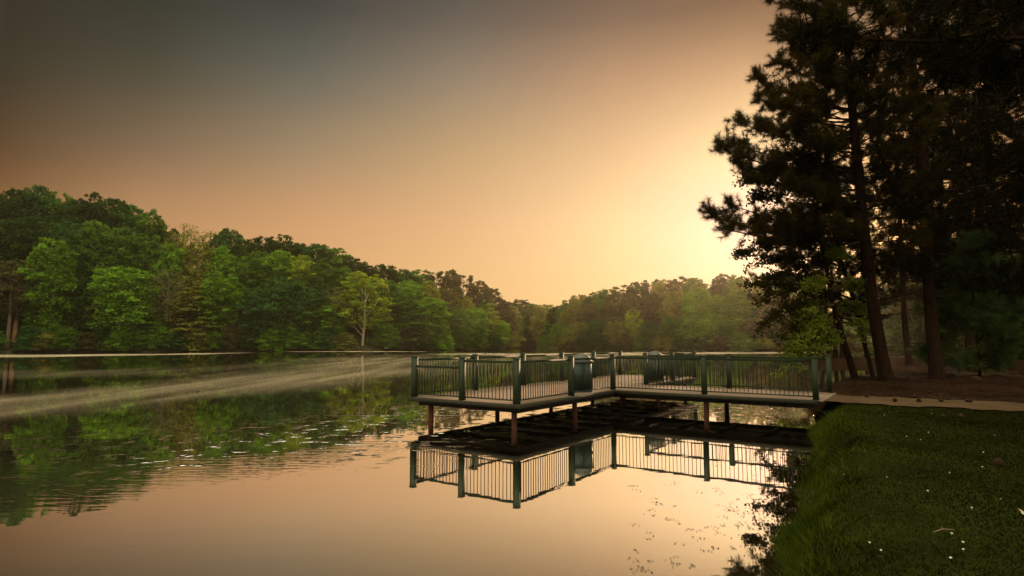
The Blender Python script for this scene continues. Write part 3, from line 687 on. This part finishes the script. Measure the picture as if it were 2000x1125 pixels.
def pine_meshes(seed, Ht, r, crown0=.28, boughs=40, spread=4.6, lean=(0, 0), ts=1.0, explicit=None, line=None, droop=.0, tw=9, skip=None):
    rg = np.random.default_rng(seed); mb = MB(); T = []
    if line is None:
        line = [(0, 0, -.3)] + [(lean[0] * q + rg.normal() * .06 * Ht / 22, lean[1] * q + rg.normal() * .06 * Ht / 22, Ht * q) for q in (.15, .35, .55, .75, .9, 1)]
    Q = smooth_line(line); zq = Q[:, 2]; rad = r * np.interp(np.linspace(0, 1, len(Q)), [0, .03, .08, .5, 1], [1.5, 1.12, 1, .72, .12])
    mb.tube(Q, rad, 12)
    tp = lambda z: np.array([np.interp(z, zq, Q[:, 0]), np.interp(z, zq, Q[:, 1]), z])
    for i in range(boughs):
        q = (i + rg.uniform(0, .9)) / boughs; z = Ht * (crown0 + (.985 - crown0) * q)
        an = i * 2.399 + rg.uniform(-.4, .4)
        L = spread * (np.interp(q, [0, .15, .45, .8, 1], [.75, 1, .95, .6, .18])) * rg.uniform(.65, 1.15)
        if skip is not None and skip(an, z): continue
        p0 = tp(z - .12 * L); rise = L * (np.interp(q, [0, .4, 1], [-.08 - droop, .1 - droop, .5]) + rg.uniform(-.28, .32))
        p1 = tp(z) + np.array([math.cos(an) * L, math.sin(an) * L, rise])
        bough(mb, T, p0, p1,   .012 + .008 * L, rg, int(tw * L / 1.45) + 4, ts=ts)
    if explicit:
        for (p1, z0, n_) in explicit:
            p0 = tp(z0); L = np.linalg.norm(np.asarray(p1) - p0)
            bough(mb, T, p0, p1,   .014 + .009 * L, rg, int(n_ * 1.25), sag=.10, cover=.22, ts=ts * 1.12, tl=.85)
    for i in range(9):                                     # dead stubs under the crown
        z = Ht * rg.uniform(.1, crown0 + .04); an = rg.uniform(0, 6.28); L = rg.uniform(.3, 1.5); p0 = tp(z)
        mb.tube([p0, p0 + np.array([math.cos(an) * L * .6, math.sin(an) * L * .6, .05]), p0 + np.array([math.cos(an) * L, math.sin(an) * L, -.1 * L])], [.022, .016, .006], 5)
    nb_ = MB(); nb_.add(*needle_tufts(T, rg, ln=.235))
    return mb, nb_
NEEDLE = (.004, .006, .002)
def place_pine(me, loc, label, rz=0.0, sc_=(1, 1, 1), col=NEEDLE, group='pines in the dark grove'):
    t_ = thing('pine_tree', label, 'pine tree', loc, group, rz); t_.scale = sc_
    obj('trunk', me[0], t_); c = obj('crown', me[1], t_); c.color = (*col, 1); return t_
def base_at(px, D):
    X = (px - 1000) / F * D * 1.0; return np.array([X, D, hz(X, D) - .03])
# the big leaning pine at the water, with its long boughs over the lake
B = base_at(1727, 25.5)
ln_px = [(1712, 650), (1690, 480), (1676, 330), (1662, 190), (1650, 40), (1640, -110), (1632, -240)]
line = [(0, 0, -.4)] + [tuple(at(px, py, 25.5 + .10 * k) - B) for k, (px, py) in enumerate(ln_px)]
tips = [((1374, 412), 25.2, 468, 50), ((1420, 398), 26.4, 455, 34), ((1402, 446), 24.6, 462, 34), ((1470, 440), 25.6, 470, 32), ((1398, 292), 25.3, 340, 46), ((1418, 270), 26.6, 330, 34), ((1440, 232), 25.6, 300, 36), ((1430, 312), 24.8, 352, 34), ((1446, 340), 26, 372, 32), ((1474, 190), 25.4, 250, 36),
        ((1480, 150), 26.2, 220, 34), ((1506, 112), 25.2, 180, 34), ((1514, 66), 26, 140, 32), ((1526, 50), 25.3, 100, 32), ((1545, 2), 26.2, 70, 32), ((1560, -40), 25.4, 30, 28), ((1520, 250), 24.2, 300, 32), ((1540, 350), 23.8, 390, 32), ((1560, 180), 24, 240, 28), ((1555, 100), 27.5, 170, 28), ((1500, 320), 27.6, 360, 32), ((1545, 420), 24, 450, 26), ((1590, 270), 23.4, 310, 26), ((1600, 120), 23.6, 170, 26)]
rt = random.Random(21)
for k in range(15):                                        # inner boughs that fill the crown
    py = rt.uniform(-30, 430); px = rt.uniform(np.interp(py, [-30, 60, 150, 240, 300, 360, 430], [1565, 1535, 1500, 1455, 1425, 1470, 1470]) + 15, 1630)
    tips.append(((px, py), 25.5 + rt.uniform(-2.4, 2.4), py + rt.uniform(20, 60), 24))
expl = [(at(px, py, D) - B, float((at(1670, z0, 25.8) - B)[2]), n_) for ((px, py), D, z0, n_) in tips]
Ht = line[-1][2]
me = pine_meshes(1, Ht,   .25, .22, 74, 4.2, explicit=expl, line=line, skip=lambda an, z: abs((an % (2 * math.pi)) - math.pi) < .35)
place_pine((me[0].mesh('trunk', M['bark'], True), me[1].mesh('crown', M['needle'])), B, 'big leaning pine at the water edge reaching long boughs over the lake', col=(.023, .019, .0035))
PP = []
for s in range(4):
    a, b = pine_meshes(10 + s, [23, 25, 21, 24][s], [.20, .25, .19, .21][s], [.20, .16, .24, .18][s], [60, 64, 56, 62][s], [4.8, 5.2, 4.4, 5.0][s], lean=[(.3, .2), (-.5, 0), (.4, -.3), (0, .4)][s], ts=1.0, tw=7.5)
    PP.append((a.mesh('trunk', M['bark'], True), b.mesh('crown', M['needle'])))
a, b = pine_meshes(15, 22, .20, .34, 26, 3.6, lean=(-.4, .2), ts=1.0, tw=6)
PP.append((a.mesh('trunk', M['bark'], True), b.mesh('crown', M['needle'])))
PINES = [(1823, 25.5, 1, 0.3, 1.0, 'thick straight pine right of the big leaning pine by the path'),
         (1890, 33, 0, 1.2, 1.05, 'dark pine behind the path, between the thick straight pine and the rightmost trunk'),
         (1966, 35, 2, 2.0, 1.1, 'rightmost pine trunk standing in the dark grove'),
         (1770, 43, 3, 2.8, 1.0, 'pine at the head of the inlet behind the big leaning pine'),
         (1850, 52, 0, 4.0, 1.05, 'slim pine deep in the grove behind the thick straight pine'),
         (1930, 56, 1, 5.0, 1.0, 'pine far back in the grove near its right end'),
         (2060, 27, 3, 0.9, 1.1, 'pine at the right picture edge with boughs hanging in'),
         (1800, 66, 2, 3.3, 1.1, 'distant pine in the gap beyond the inlet head'),
         (1990, 70, 3, 1.7, 1.1, 'hindmost pine showing at the right end of the grove'),
         (2120, 40, 0, 2.5, 1.15, 'tall pine past the right picture edge, only boughs showing'),
         (1615, 60, 4, 0.2, .92, 'leftmost of the slim pines on the wooded point'),
         (1627, 62, 4, 1.9, 1.0, 'second slim pine from the left on the wooded point'),
         (1640, 61, 4, 3.1, .95, 'third slim pine from the left on the wooded point'),
         (1688, 63, 4, 4.4, .9, 'lone pine on the wooded point, right of the leaning tree')]
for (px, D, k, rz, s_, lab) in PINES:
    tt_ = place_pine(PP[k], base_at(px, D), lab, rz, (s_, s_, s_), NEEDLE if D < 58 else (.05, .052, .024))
for (X_, Y_, k, rz, s_, lab) in [(9.5, 6.5, 1, 2.2, 1.0, 'unseen pine added outside the right picture edge to shade the lawn'), (14.5, 11.5, 0, .4, 1.05, 'second unseen pine added for shade outside the right picture edge, near the path'), (10.5, -1.0, 3, 4.1, 1.0, 'unseen pine added behind the viewer to shade the lawn')]:
    place_pine(PP[k], (X_, Y_, hz(X_, Y_) - .05), lab, rz, (s_,) * 3)  # unseen pines, added to block overhead light from the lawn
# the drooping pine on the wooded point that leans out over the far water
a, b = pine_meshes(31, 17, .2, .14, 54, 6.2, lean=(-3.5, -1), ts=1.6, droop=.12, tw=7)
place_pine((a.mesh('trunk', M['bark'], True), b.mesh('crown', M['needle'])), base_at(1605, 64), 'grey brown drooping pine hanging over the water behind the pier end', col=(.085, .078, .040))
# young pine with brighter needles in the grove
a, b = pine_meshes(33, 6.2, .07, .12, 34, 2.4, ts=1.15, droop=.05, tw=11)
place_pine((a.mesh('trunk', M['bark'], True), b.mesh('crown', M['needle'])), base_at(1905, 27.5), 'young bushy pine with fresher green needles in the dark grove', col=(.040, .075, .026))

# ------------------------------------------------------------------ leaning broadleaf tree by the pier
def near_broadleaf(line, r, tips, seed, leaf=.10, per=55, clump=.34, twl=1.0):
    rg = np.random.default_rng(seed); mb = MB(); Q = smooth_line(line); mb.tube(Q, r * np.interp(np.linspace(0, 1, len(Q)), [0, .05, .1, 1], [1.5, 1.1, 1, .2]), 10)
    zq = Q[:, 2]; tp = lambda z: np.array([np.interp(z, zq, Q[:, 0]), np.interp(z, zq, Q[:, 1]), z])
    P = []; 
    for (p1, z0, k) in tips:
        p0 = tp(z0); p1 = np.asarray(p1, float); L = np.linalg.norm(p1 - p0); s = np.linspace(0, 1, 8)[:, None]
        B_ = p0 + (p1 - p0) * s + np.array([0, 0, 1]) * .10 * L * np.sin(s * math.pi) + rg.normal(size=(8, 3)) * .02 * L * s * (1 - s) * 3
        mb.tube(B_, (.010 + .007 * L) * np.linspace(1, .2, 8), 5)
        for i in range(k):
            q = .3 + .7 * rg.uniform() ** .7; b = np.array([np.interp(q, s[:, 0], B_[:, j]) for j in range(3)])
            d = unit(rg.normal(size=3) * np.array([1, 1, .55]) + unit(p1 - p0) * .8); e_ = b + d * twl * rg.uniform(.25, 1) * (1.1 - .5 * q)
            mb.tube([b, (b + e_) / 2 + rg.normal(size=3) * .03, e_], [.008, .006, .003], 4, False)
            for m_ in range(per // 12):
                c = b + (e_ - b) * rg.uniform(.25, 1.05); P.append(c + rg.normal(size=(12, 3)) * clump * np.array([.42, .42, .3]))
    P = np.concatenate(P); Nn = unit(np.array([0, 0, .7]) + rg.normal(size=P.shape) * .75)
    lb = MB(); lb.add(*leaf_quads(P, Nn, leaf, rg, 1.35)); return mb, lb
B = base_at(1667, 26.5)
lpx = [(1655, 690), (1637, 630), (1622, 570), (1612, 510), (1600, 440), (1585, 370)]
line = [(0, 0, -.3)] + [tuple(at(px, py, 26.5 - .15 * k) - B) for k, (px, py) in enumerate(lpx)]
zz_ = lambda py: float((at(1620, py, 26.2) - B)[2])
tips = [((1545, 690), 24.5, 640, 22), ((1530, 700), 25.5, 630, 18), ((1515, 735), 23.5, 660, 12), ((1575, 660), 25, 610, 22), ((1560, 620), 25.5, 580, 20), ((1600, 690), 24.5, 650, 14), ((1690, 610), 27, 600, 18), ((1680, 560), 26, 560, 18), ((1700, 650), 27, 630, 14), ((1585, 560), 25, 545, 18), ((1640, 500), 25.5, 500, 16)]
tips2 = [((1444, 497), 25.4, 510, 26), ((1465, 520), 26.2, 520, 20), ((1490, 480), 25, 490, 18), ((1520, 540), 26, 530, 18), ((1455, 350), 25.2, 420, 24), ((1475, 385), 25.8, 430, 22), ((1500, 330), 26.2, 400, 18), ((1540, 300), 25.4, 390, 18), ((1580, 310), 26, 385, 16), ((1620, 380), 25, 420, 16), ((1530, 440), 26.6, 460, 18), ((1462, 560), 25.6, 560, 15), ((1490, 590), 25, 585, 15), ((1480, 635), 25.4, 610, 15), ((1515, 610), 24.8, 600, 15), ((1530, 655), 25, 630, 15), ((1525, 560), 26, 560, 15)]
me = near_broadleaf(line, .15, [(at(px, py, D) - B, zz_(z0), k) for ((px, py), D, z0, k) in tips], 4)
t_ = thing('leaning_tree', 'slim leaning tree with small light green leaves hanging over the pier end', 'tree', B)
me[0].build('trunk', M['bark'], t_, True); c = me[1].build('crown', M['near_leaf'], t_); c.color = (.13, .165, .024, 1)

B = base_at(1702, 27.5)
line = [(0, 0, -.3)] + [tuple(at(px, py, 27.5 - .2 * k) - B) for k, (px, py) in enumerate([(1690, 680), (1668, 590), (1640, 500), (1620, 420), (1600, 330), (1590, 260)])]
zz_ = lambda py: float((at(1640, py, 27) - B)[2])
me = near_broadleaf(line, .10, [(at(px, py, D) - B, zz_(z0), k) for ((px, py), D, z0, k) in tips2], 9)
t_ = thing('broadleaf_tree', 'thin added broadleaf tree, leaves painted silhouette dark, in boughs of the big leaning pine', 'tree', B)
me[0].build('trunk', M['bark'], t_, True); c = me[1].build('crown', M['near_leaf'], t_); c.color = (.030, .030, .006, 1)  # tree added for the dark upper leaves, silhouette shade put into their colour

# understory and back trees of the grove
GB = [(1640, 640, 46, 'broad', 'mid', 105), (1700, 590, 60, 'broad', 'deep', 112), (1760, 560, 60, 'oval', 'dark', 100), (1820, 560, 70, 'broad', 'dark', 92), (1890, 555, 75, 'broad', 'dark', 88), (1960, 560, 80, 'oval', 'dark', 84), (2040, 555, 80, 'broad', 'dark', 80),
      (1740, 640, 50, 'tier', 'mid', 86), (1785, 625, 60, 'shrub', 'dark', 72), (1850, 630, 70, 'shrub', 'dark', 68), (1925, 620, 70, 'shrub', 'dark', 62), (2000, 610, 70, 'shrub', 'dark', 56), (1800, 480, 60, 'broad', 'dark', 118), (1880, 450, 70, 'oval', 'dark', 115), (1970, 460, 70, 'broad', 'dark', 110), (1720, 510, 60, 'oval', 'dark', 125)]
for (px, ty, hf, kd, cl, D) in GB: far_tree(px, ty, hf, kd, cl, 0, 'back', D=D, bank='grove')

# labels for the counted trees
ORD = ['first', 'second', 'third', 'fourth', 'fifth', 'sixth', 'seventh', 'eighth', 'ninth', 'tenth', 'eleventh', 'twelfth', 'thirteenth', 'fourteenth', 'fifteenth', 'sixteenth', 'seventeenth', 'eighteenth', 'nineteenth', 'twentieth'] + ['twenty ' + q for q in ('first', 'second', 'third', 'fourth', 'fifth', 'sixth', 'seventh', 'eighth', 'ninth')] + ['thirtieth', 'thirty first', 'thirty second', 'thirty third']
WHERE = {('left', 'skyline'): 'from left along the left bank skyline', ('left', 'middle'): 'from left halfway up the left bank', ('left', 'front'): 'from left in the left bank front row', ('left', 'waterside'): 'from left at the left bank waterline',
         ('far', 'skyline'): 'from left along the far bank skyline', ('far', 'middle'): 'from left halfway up the far bank', ('far', 'front'): 'from left in the far bank front row', ('far', 'waterside'): 'from left at the far bank waterline', ('grove', 'back'): 'from left behind the dark grove'}
for key, lst in ROWS.items():
    lst.sort(key=lambda q: q[0])
    for i, (px, t_, kd, cl, lab) in enumerate(lst):
        if not t_.get('label'):
            t_['label'] = '%s %s, %s %s' % (COLR[cl][1], KW[kd], ORD[i], WHERE[key])
special['label'] = 'open crowned yellow green tree with tall pale trunk on the left shore'

# ------------------------------------------------------------------ small things on the far left shore
def trunk_only(px, D, top, lean, r, bark, label):
    B = base_at(px, D); P = smooth_line([(0, 0, -.3), (lean * .4, 0, top * .4), (lean, 0, top)], 10)
    return B, P
for (px, bk, lab, hgt, off) in [(18, 'bark_far', 'slim pine with a grey brown bare trunk at the left edge of the lake', 14, 2.2), (31, 'bark_orange', 'slim pine with a warm orange trunk beside the picnic table', 15, 4.5)]:
    D = shoreD(px) + off; B = base_at(px, D); cr, tr = PROTO['pine'][px % 3]
    t_ = thing('pine_tree', lab, 'pine tree', B, 'trees on the left shore')
    mb = MB(); P = smooth_line([(0, 0, -.3), (.2, 0, hgt * .4), (-.1, 0, hgt)], 10); mb.tube(P, np.linspace(.48, .2, 10) * (1.0 if bk == 'bark_far' else 1.1), 10); mb.build('trunk', M[bk], t_, True)
    cm, cs, rs = crown_mesh(900 + px, 22, 3000, .42, oval, .016, .062, flat=.5, rad=.30); c = cm.build('crown', M['leaf'], t_); c.scale = (12, 12, 17); c.color = (.085, .068, .036, 1)
D = shoreD(48) + 4.0; B = base_at(47, D)
t_ = thing('picnic_table', 'pale wooden picnic table under the pines at far left', 'picnic table', B, None, .1)
mb = MB()
for j in range(5): mb.box((0, (j - 2) * .16, .78), (1.5, .072, .025))
mb.build('table_top', M['wood_grey'], t_)
for s_ in (-1, 1):
    mb = MB(); mb.box((0, s_ * .75, .46), (1.5, .13, .025)); mb.build('seat', M['wood_grey'], t_)
for s_ in (-1, 1):
    mb = MB()
    for q in (-1, 1):
        ax = np.array([[1, 0, 0], [0, .55 * q, -.835], [0, .835, .55 * q]]); mb.box((s_ * 1.1, q * .42, .37), (.03, .05, .46), ax)
    mb.box((s_ * 1.1 + .065, 0, .44), (.03, .82, .045)); mb.build('leg_frame', M['wood_grey'], t_)
D = shoreD(145) + .4; B = base_at(146, D)
mb = MB(); mb.tube(np.array([(-.7, 0, -.3), (-.25, 0, .5), (.15, .1, 1.2), (.5, .1, 1.7)]), [.5, .34, .24, .08], 9)
mb.tube(np.array([(-.1, 0, .3), (.8, 0, .35), (1.9, .2, .15)]), [.2, .14, .05], 7); mb.tube(np.array([(-.2, 0, .2), (-1.0, 0, .25), (-1.6, .2, -.1)]), [.22, .16, .06], 7)
o = mb.build('tree_stump', M['driftwood'], None, True); o.location = tuple(B); tag(o, 'broken brown stump leaning at the left bank waterline', 'tree stump')
D = shoreD(756) + .7; B = base_at(756, D)
mb = MB(); mb.box((0, 0, .28), (.42, .35, .28)); mb.box((0, 0, .585), (.47, .40, .025)); o = mb.build('concrete_block', M['concrete']); o.location = tuple(B); tag(o, 'small pale concrete block at the waterline right of the pale trunked tree', 'block')

# ------------------------------------------------------------------ near bank: grass, straw, cones, clover, debris
rg = np.random.default_rng(8)
def blades(X, Y, h, wd, rg, lean=.5):
    n = len(X); Z = H(X, Y) - .01
    an = rg.uniform(0, 6.283, n); l = rg.normal(size=(n, 2)) * lean * h[:, None]
    b = np.stack([X, Y, Z], 1); s = np.stack([np.cos(an), np.sin(an), 0 * an], 1) * (wd * .5)[:, None]
    mid = b + np.stack([l[:, 0] * .35, l[:, 1] * .35, h * .6], 1); tip = b + np.stack([l[:, 0], l[:, 1], h], 1)
    v = np.stack([b - s, b + s, mid + s * .7, mid - s * .7, tip], 1).reshape(-1, 3); i = np.arange(n)[:, None] * 5
    return v, np.concatenate([i + np.array([[0, 1, 2, 3]])]), np.concatenate([i + np.array([[3, 2, 4]])])
n = 330000
Y = rg.uniform(1.2, 17.5, n); X = rg.uniform(0, 1, n) * (Y * .98 + 2.5) - .3
d = sdf(X, Y) + wob(X, Y) * .8; a_, b_ = path_ab(X, Y)
k = (d > .03) & (a_ < 5.80 + .22 * rg.uniform(-1, 1, n) + .12 * np.sin(b_ * 2.1) + .1 * np.sin(b_ * 5)) & ~((b_ > ENDB) & (a_ > 5.3))
X, Y, d = X[k], Y[k], d[k]
patch = .5 + .5 * np.sin(X * 1.3 + 2 * np.sin(Y * .7)) * np.sin(Y * 1.1 + 1.7 * np.sin(X * .9))
edge = np.exp(-((d - .35) / .35) ** 2)
h = rg.uniform(.014, .036, len(X)) * (.75 + .5 * patch) + edge * rg.uniform(0, .11, len(X)) * (.35 + patch)
# tall tussocks that lean over the water's edge
tx, ty, th = [], [], []
for i in range(46):
    q = rg.uniform(0, 1); yy = 4.2 + 11.5 * q; xs = np.linspace(.5, 9, 200); dd_ = sdf(xs, 0 * xs + yy) + wob(xs, 0 * xs + yy) * .8
    xx = xs[np.argmax(dd_ > .12)] + rg.uniform(0, .3); m_ = int(rg.uniform(35, 80)); big = rg.uniform(.12, .27)
    tx.append(xx + rg.normal(size=m_) * .09); ty.append(yy + rg.normal(size=m_) * .09); th.append(big * rg.uniform(.5, 1.1, m_))
tx, ty, th = map(np.concatenate, (tx, ty, th)); dt = sdf(tx, ty) + wob(tx, ty) * .8; kt = dt > .02
X = np.r_[X, tx[kt]]; Y = np.r_[Y, ty[kt]]; h = np.r_[h, th[kt]]; d = np.r_[d, 0 * th[kt]]
wd = .0045 + .00055 * np.hypot(X, Y)
lit_lush = d < .25 + .2 * np.sin(X * 2.1 + Y * 1.3) + 2.6 * rg.uniform(0, 1, len(X)) ** 2.2  # blades at the water edge that take the brighter, lit colour
for nm, kk, mt, lb in (('lawn_grass', ~lit_lush, 'grass', 'mown dark olive grass of the lawn beside the lake'), ('lit_bank_grass', lit_lush, 'lit_bank_grass', 'longer green grass along the bank edge, painted brighter as a lit strip')):
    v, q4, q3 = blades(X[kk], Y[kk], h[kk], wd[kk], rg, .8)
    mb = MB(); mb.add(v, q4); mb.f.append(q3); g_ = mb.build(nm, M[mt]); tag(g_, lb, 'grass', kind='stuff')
# pine straw
n = 46000; Y = rg.uniform(14, 40, n); X = rg.uniform(.3, 1.05, n) * Y * .98; d = sdf(X, Y) + wob(X, Y) * .8; a_, b_ = path_ab(X, Y)
k = (d > .1) & (a_ > 8.1 - 2.2 * rg.uniform(0, 1, n) ** 3 * (.5 + .5 * np.sin(b_ * 1.3 + 1) * np.sin(b_ * .5))) ; X, Y = X[k], Y[k]
Z = H(X, Y) + rg.uniform(.005, .03, len(X)); Z = np.where((path_ab(X, Y)[0] < 8.2), Z + .03, Z); an = rg.uniform(0, 6.28, len(X)); L = rg.uniform(.06, .14, len(X))
b = np.stack([X, Y, Z], 1); dv = np.stack([np.cos(an) * L, np.sin(an) * L, rg.normal(size=len(X)) * .012], 1); sv = np.stack([-np.sin(an), np.cos(an), 0 * an], 1) * .007
mb = MB(); mb.add(np.stack([b - sv, b + sv, b + dv + sv * .4, b + dv - sv * .4], 1).reshape(-1, 3), np.arange(4 * len(b)).reshape(-1, 4))
tag(mb.build('pine_straw', M['straw']), 'fallen brown pine needles under the grove', 'pine straw', kind='stuff')
# floating bits on the water
n = 190; X = []; Y = []
for i in range(n):
    if i % 3 == 0: px = rg.uniform(1230, 1520); py = rg.uniform(940, 1115)
    elif i % 3 == 1: px = rg.uniform(1400, 1560); py = rg.uniform(860, 1100)
    else: px = rg.uniform(300, 830); py = rg.uniform(790, 880)
    dd = pdir(px, py); s_ = -CAMZ / dd[2]; X.append(dd[0] * s_); Y.append(dd[1] * s_)
X = np.array(X); Y = np.array(Y); k = (sdf(X, Y) < -.1); X, Y = X[k], Y[k]
Pn = np.stack([X, Y, 0 * X + .006], 1); mb = MB()
cl = np.repeat(Pn, 5, 0) + np.c_[rg.normal(size=(len(Pn) * 5, 2)) * .035, np.zeros(len(Pn) * 5)]
mb.add(*leaf_quads(cl, unit(np.array([0, 0, 1.0]) + rg.normal(size=cl.shape) * .06), .018, rg, 1.8))
tag(mb.build('floating_leaves', M['debris']), 'small dark leaf scraps floating on the calm water', 'floating leaves', kind='stuff')
# pine cones
mb = MB()
for i in range(46):
    u = i / 46; an = i * 2.399; r_ = .038 * math.sin(math.pi * (.12 + .8 * u)); z_ = .085 * u
    ax = np.array([[math.cos(an), math.sin(an), .35], [-math.sin(an), math.cos(an), 0], [-.35 * math.cos(an), -.35 * math.sin(an), 1]]); ax = unit(ax)
    mb.box(np.array([math.cos(an) * r_ * .62, math.sin(an) * r_ * .62, z_]), (r_ * .5 + .004, .009, .003), ax)
mb.lathe((0, 0, 0), [(.001, 0), (.017, .01), (.019, .045), (.008, .085), (.001, .09)], 8)
cone_me = mb.mesh('pine_cone', M['cone'])
def ground_at(px, py):
    dd = pdir(px, py); s_ = 1.55 / -dd[2]
    for _ in range(8):
        X, Y = dd[0] * s_, dd[1] * s_; s_ = (CAMZ - hz(X, Y)) / -dd[2]
    return np.array([dd[0] * s_, dd[1] * s_, hz(dd[0] * s_, dd[1] * s_)])
for i, (px, py) in enumerate([(1791, 787), (1745, 787), (1840, 787), (1888, 788), (1892, 788), (1820, 769), (1864, 770), (1786, 777), (1716, 805), (1848, 818), (1876, 817), (1955, 910), (1690, 778), (1925, 776)]):
    o = bpy.data.objects.new('pine_cone', cone_me); C.objects.link(o); p = ground_at(px, py); a_, b_ = path_ab(p[0], p[1])
    o.location = (p[0], p[1], p[2] + .045 + (.03 if 5.6 < a_ < 8.3 else .0)); o.rotation_euler = (R(80), rp.uniform(0, 6), rp.uniform(0, 6)); o.scale = (1.25,) * 3
    tag(o, 'dark fallen pine cone lying by the path or on the grass', 'pine cone', 'fallen pine cones')
# clover flowers
mb = MB()
for i in range(26):
    u = (i + .5) / 26; an = i * 2.399; zc = 1 - 1.5 * u; s_ = math.sqrt(max(0, 1 - zc * zc)); dv = np.array([s_ * math.cos(an), s_ * math.sin(an), zc])
    a1 = unit(np.cross(dv, [.3, .5, .81])); mb.box(dv * .007 + np.array([0, 0, .04]), (.0045, .0022, .0018), np.array([dv, a1, np.cross(dv, a1)]))
mb.tube([(0, 0, 0), (.002, 0, .02), (0, 0, .038)], [.0012, .001, .001], 4)
cl_me = mb.mesh('clover_flower', M['petal'])
for i in range(26):
    py = 790 + 330 * rp.random() ** 1.7; px = rp.uniform(1570 if py < 950 else 1640, 1990)
    p = ground_at(px, py); o = bpy.data.objects.new('clover_flower', cl_me); C.objects.link(o); o.location = tuple(p); s_ = rp.uniform(.5, .9); o.scale = (s_, s_, s_ * .7); o.rotation_euler = (rp.uniform(-.2, .2), rp.uniform(-.2, .2), rp.uniform(0, 6))
    tag(o, 'tiny white clover flower in the dark grass', 'flower', 'clover flowers in the grass')
p = ground_at(1992, 1010)
mb = MB(); g = np.linspace(-1, 1, 9); vs = []
for i in range(9):
    wv = .028 * math.sqrt(max(0, 1 - g[i] ** 2)) + .001
    for j in (-1, 0, 1): vs.append((g[i] * .05, j * wv, .012 * g[i] ** 2 + .008 * abs(j)))
mb.add(vs, [[i * 3 + j, i * 3 + j + 1, i * 3 + j + 4, i * 3 + j + 3] for i in range(8) for j in range(2)])
o = mb.build('fallen_leaf', M['pale_leaf'], None, True); o.location = (p[0], p[1], p[2] + .05); o.rotation_euler = (.9, .4, .5); tag(o, 'pale fallen leaf standing in the grass at the right edge', 'leaf')
for (px, py, rz, ln_, lab) in [(1843, 1048, .3, .22, 'pale twig lying in the grass, nearer one'), (1590, 975, 1.0, .16, 'short pale twig in the grass close to the bank edge')]:
    p = ground_at(px, py); mb = MB(); mb.tube([(-ln_ / 2, 0, 0), (0, .01, .012), (ln_ / 2, -.01, .004)], [.004, .005, .002], 6); mb.tube([(0, .01, .012), (ln_ * .2, .04, .02)], [.003, .0015], 5)
    o = mb.build('twig', M['twig'], None, True); o.location = (p[0], p[1], p[2] + .045); o.rotation_euler = (0, 0, rz); tag(o, lab, 'twig')

# ------------------------------------------------------------------ evening haze over the lake
m, t = mat('haze'); pv = N(t, 'ShaderNodeVolumePrincipled'); pv.inputs['Density'].default_value = .00021; pv.inputs['Color'].default_value = (1.0, .88, .70, 1); pv.inputs['Anisotropy'].default_value = .75
o = N(t, 'ShaderNodeOutputMaterial'); t.links.new(pv.outputs[0], o.inputs['Volume'])
mb = MB(); mb.box((0, 120, 50), (420, 420, 54)); hb = mb.build('haze', m); tag(hb, kind='stuff')
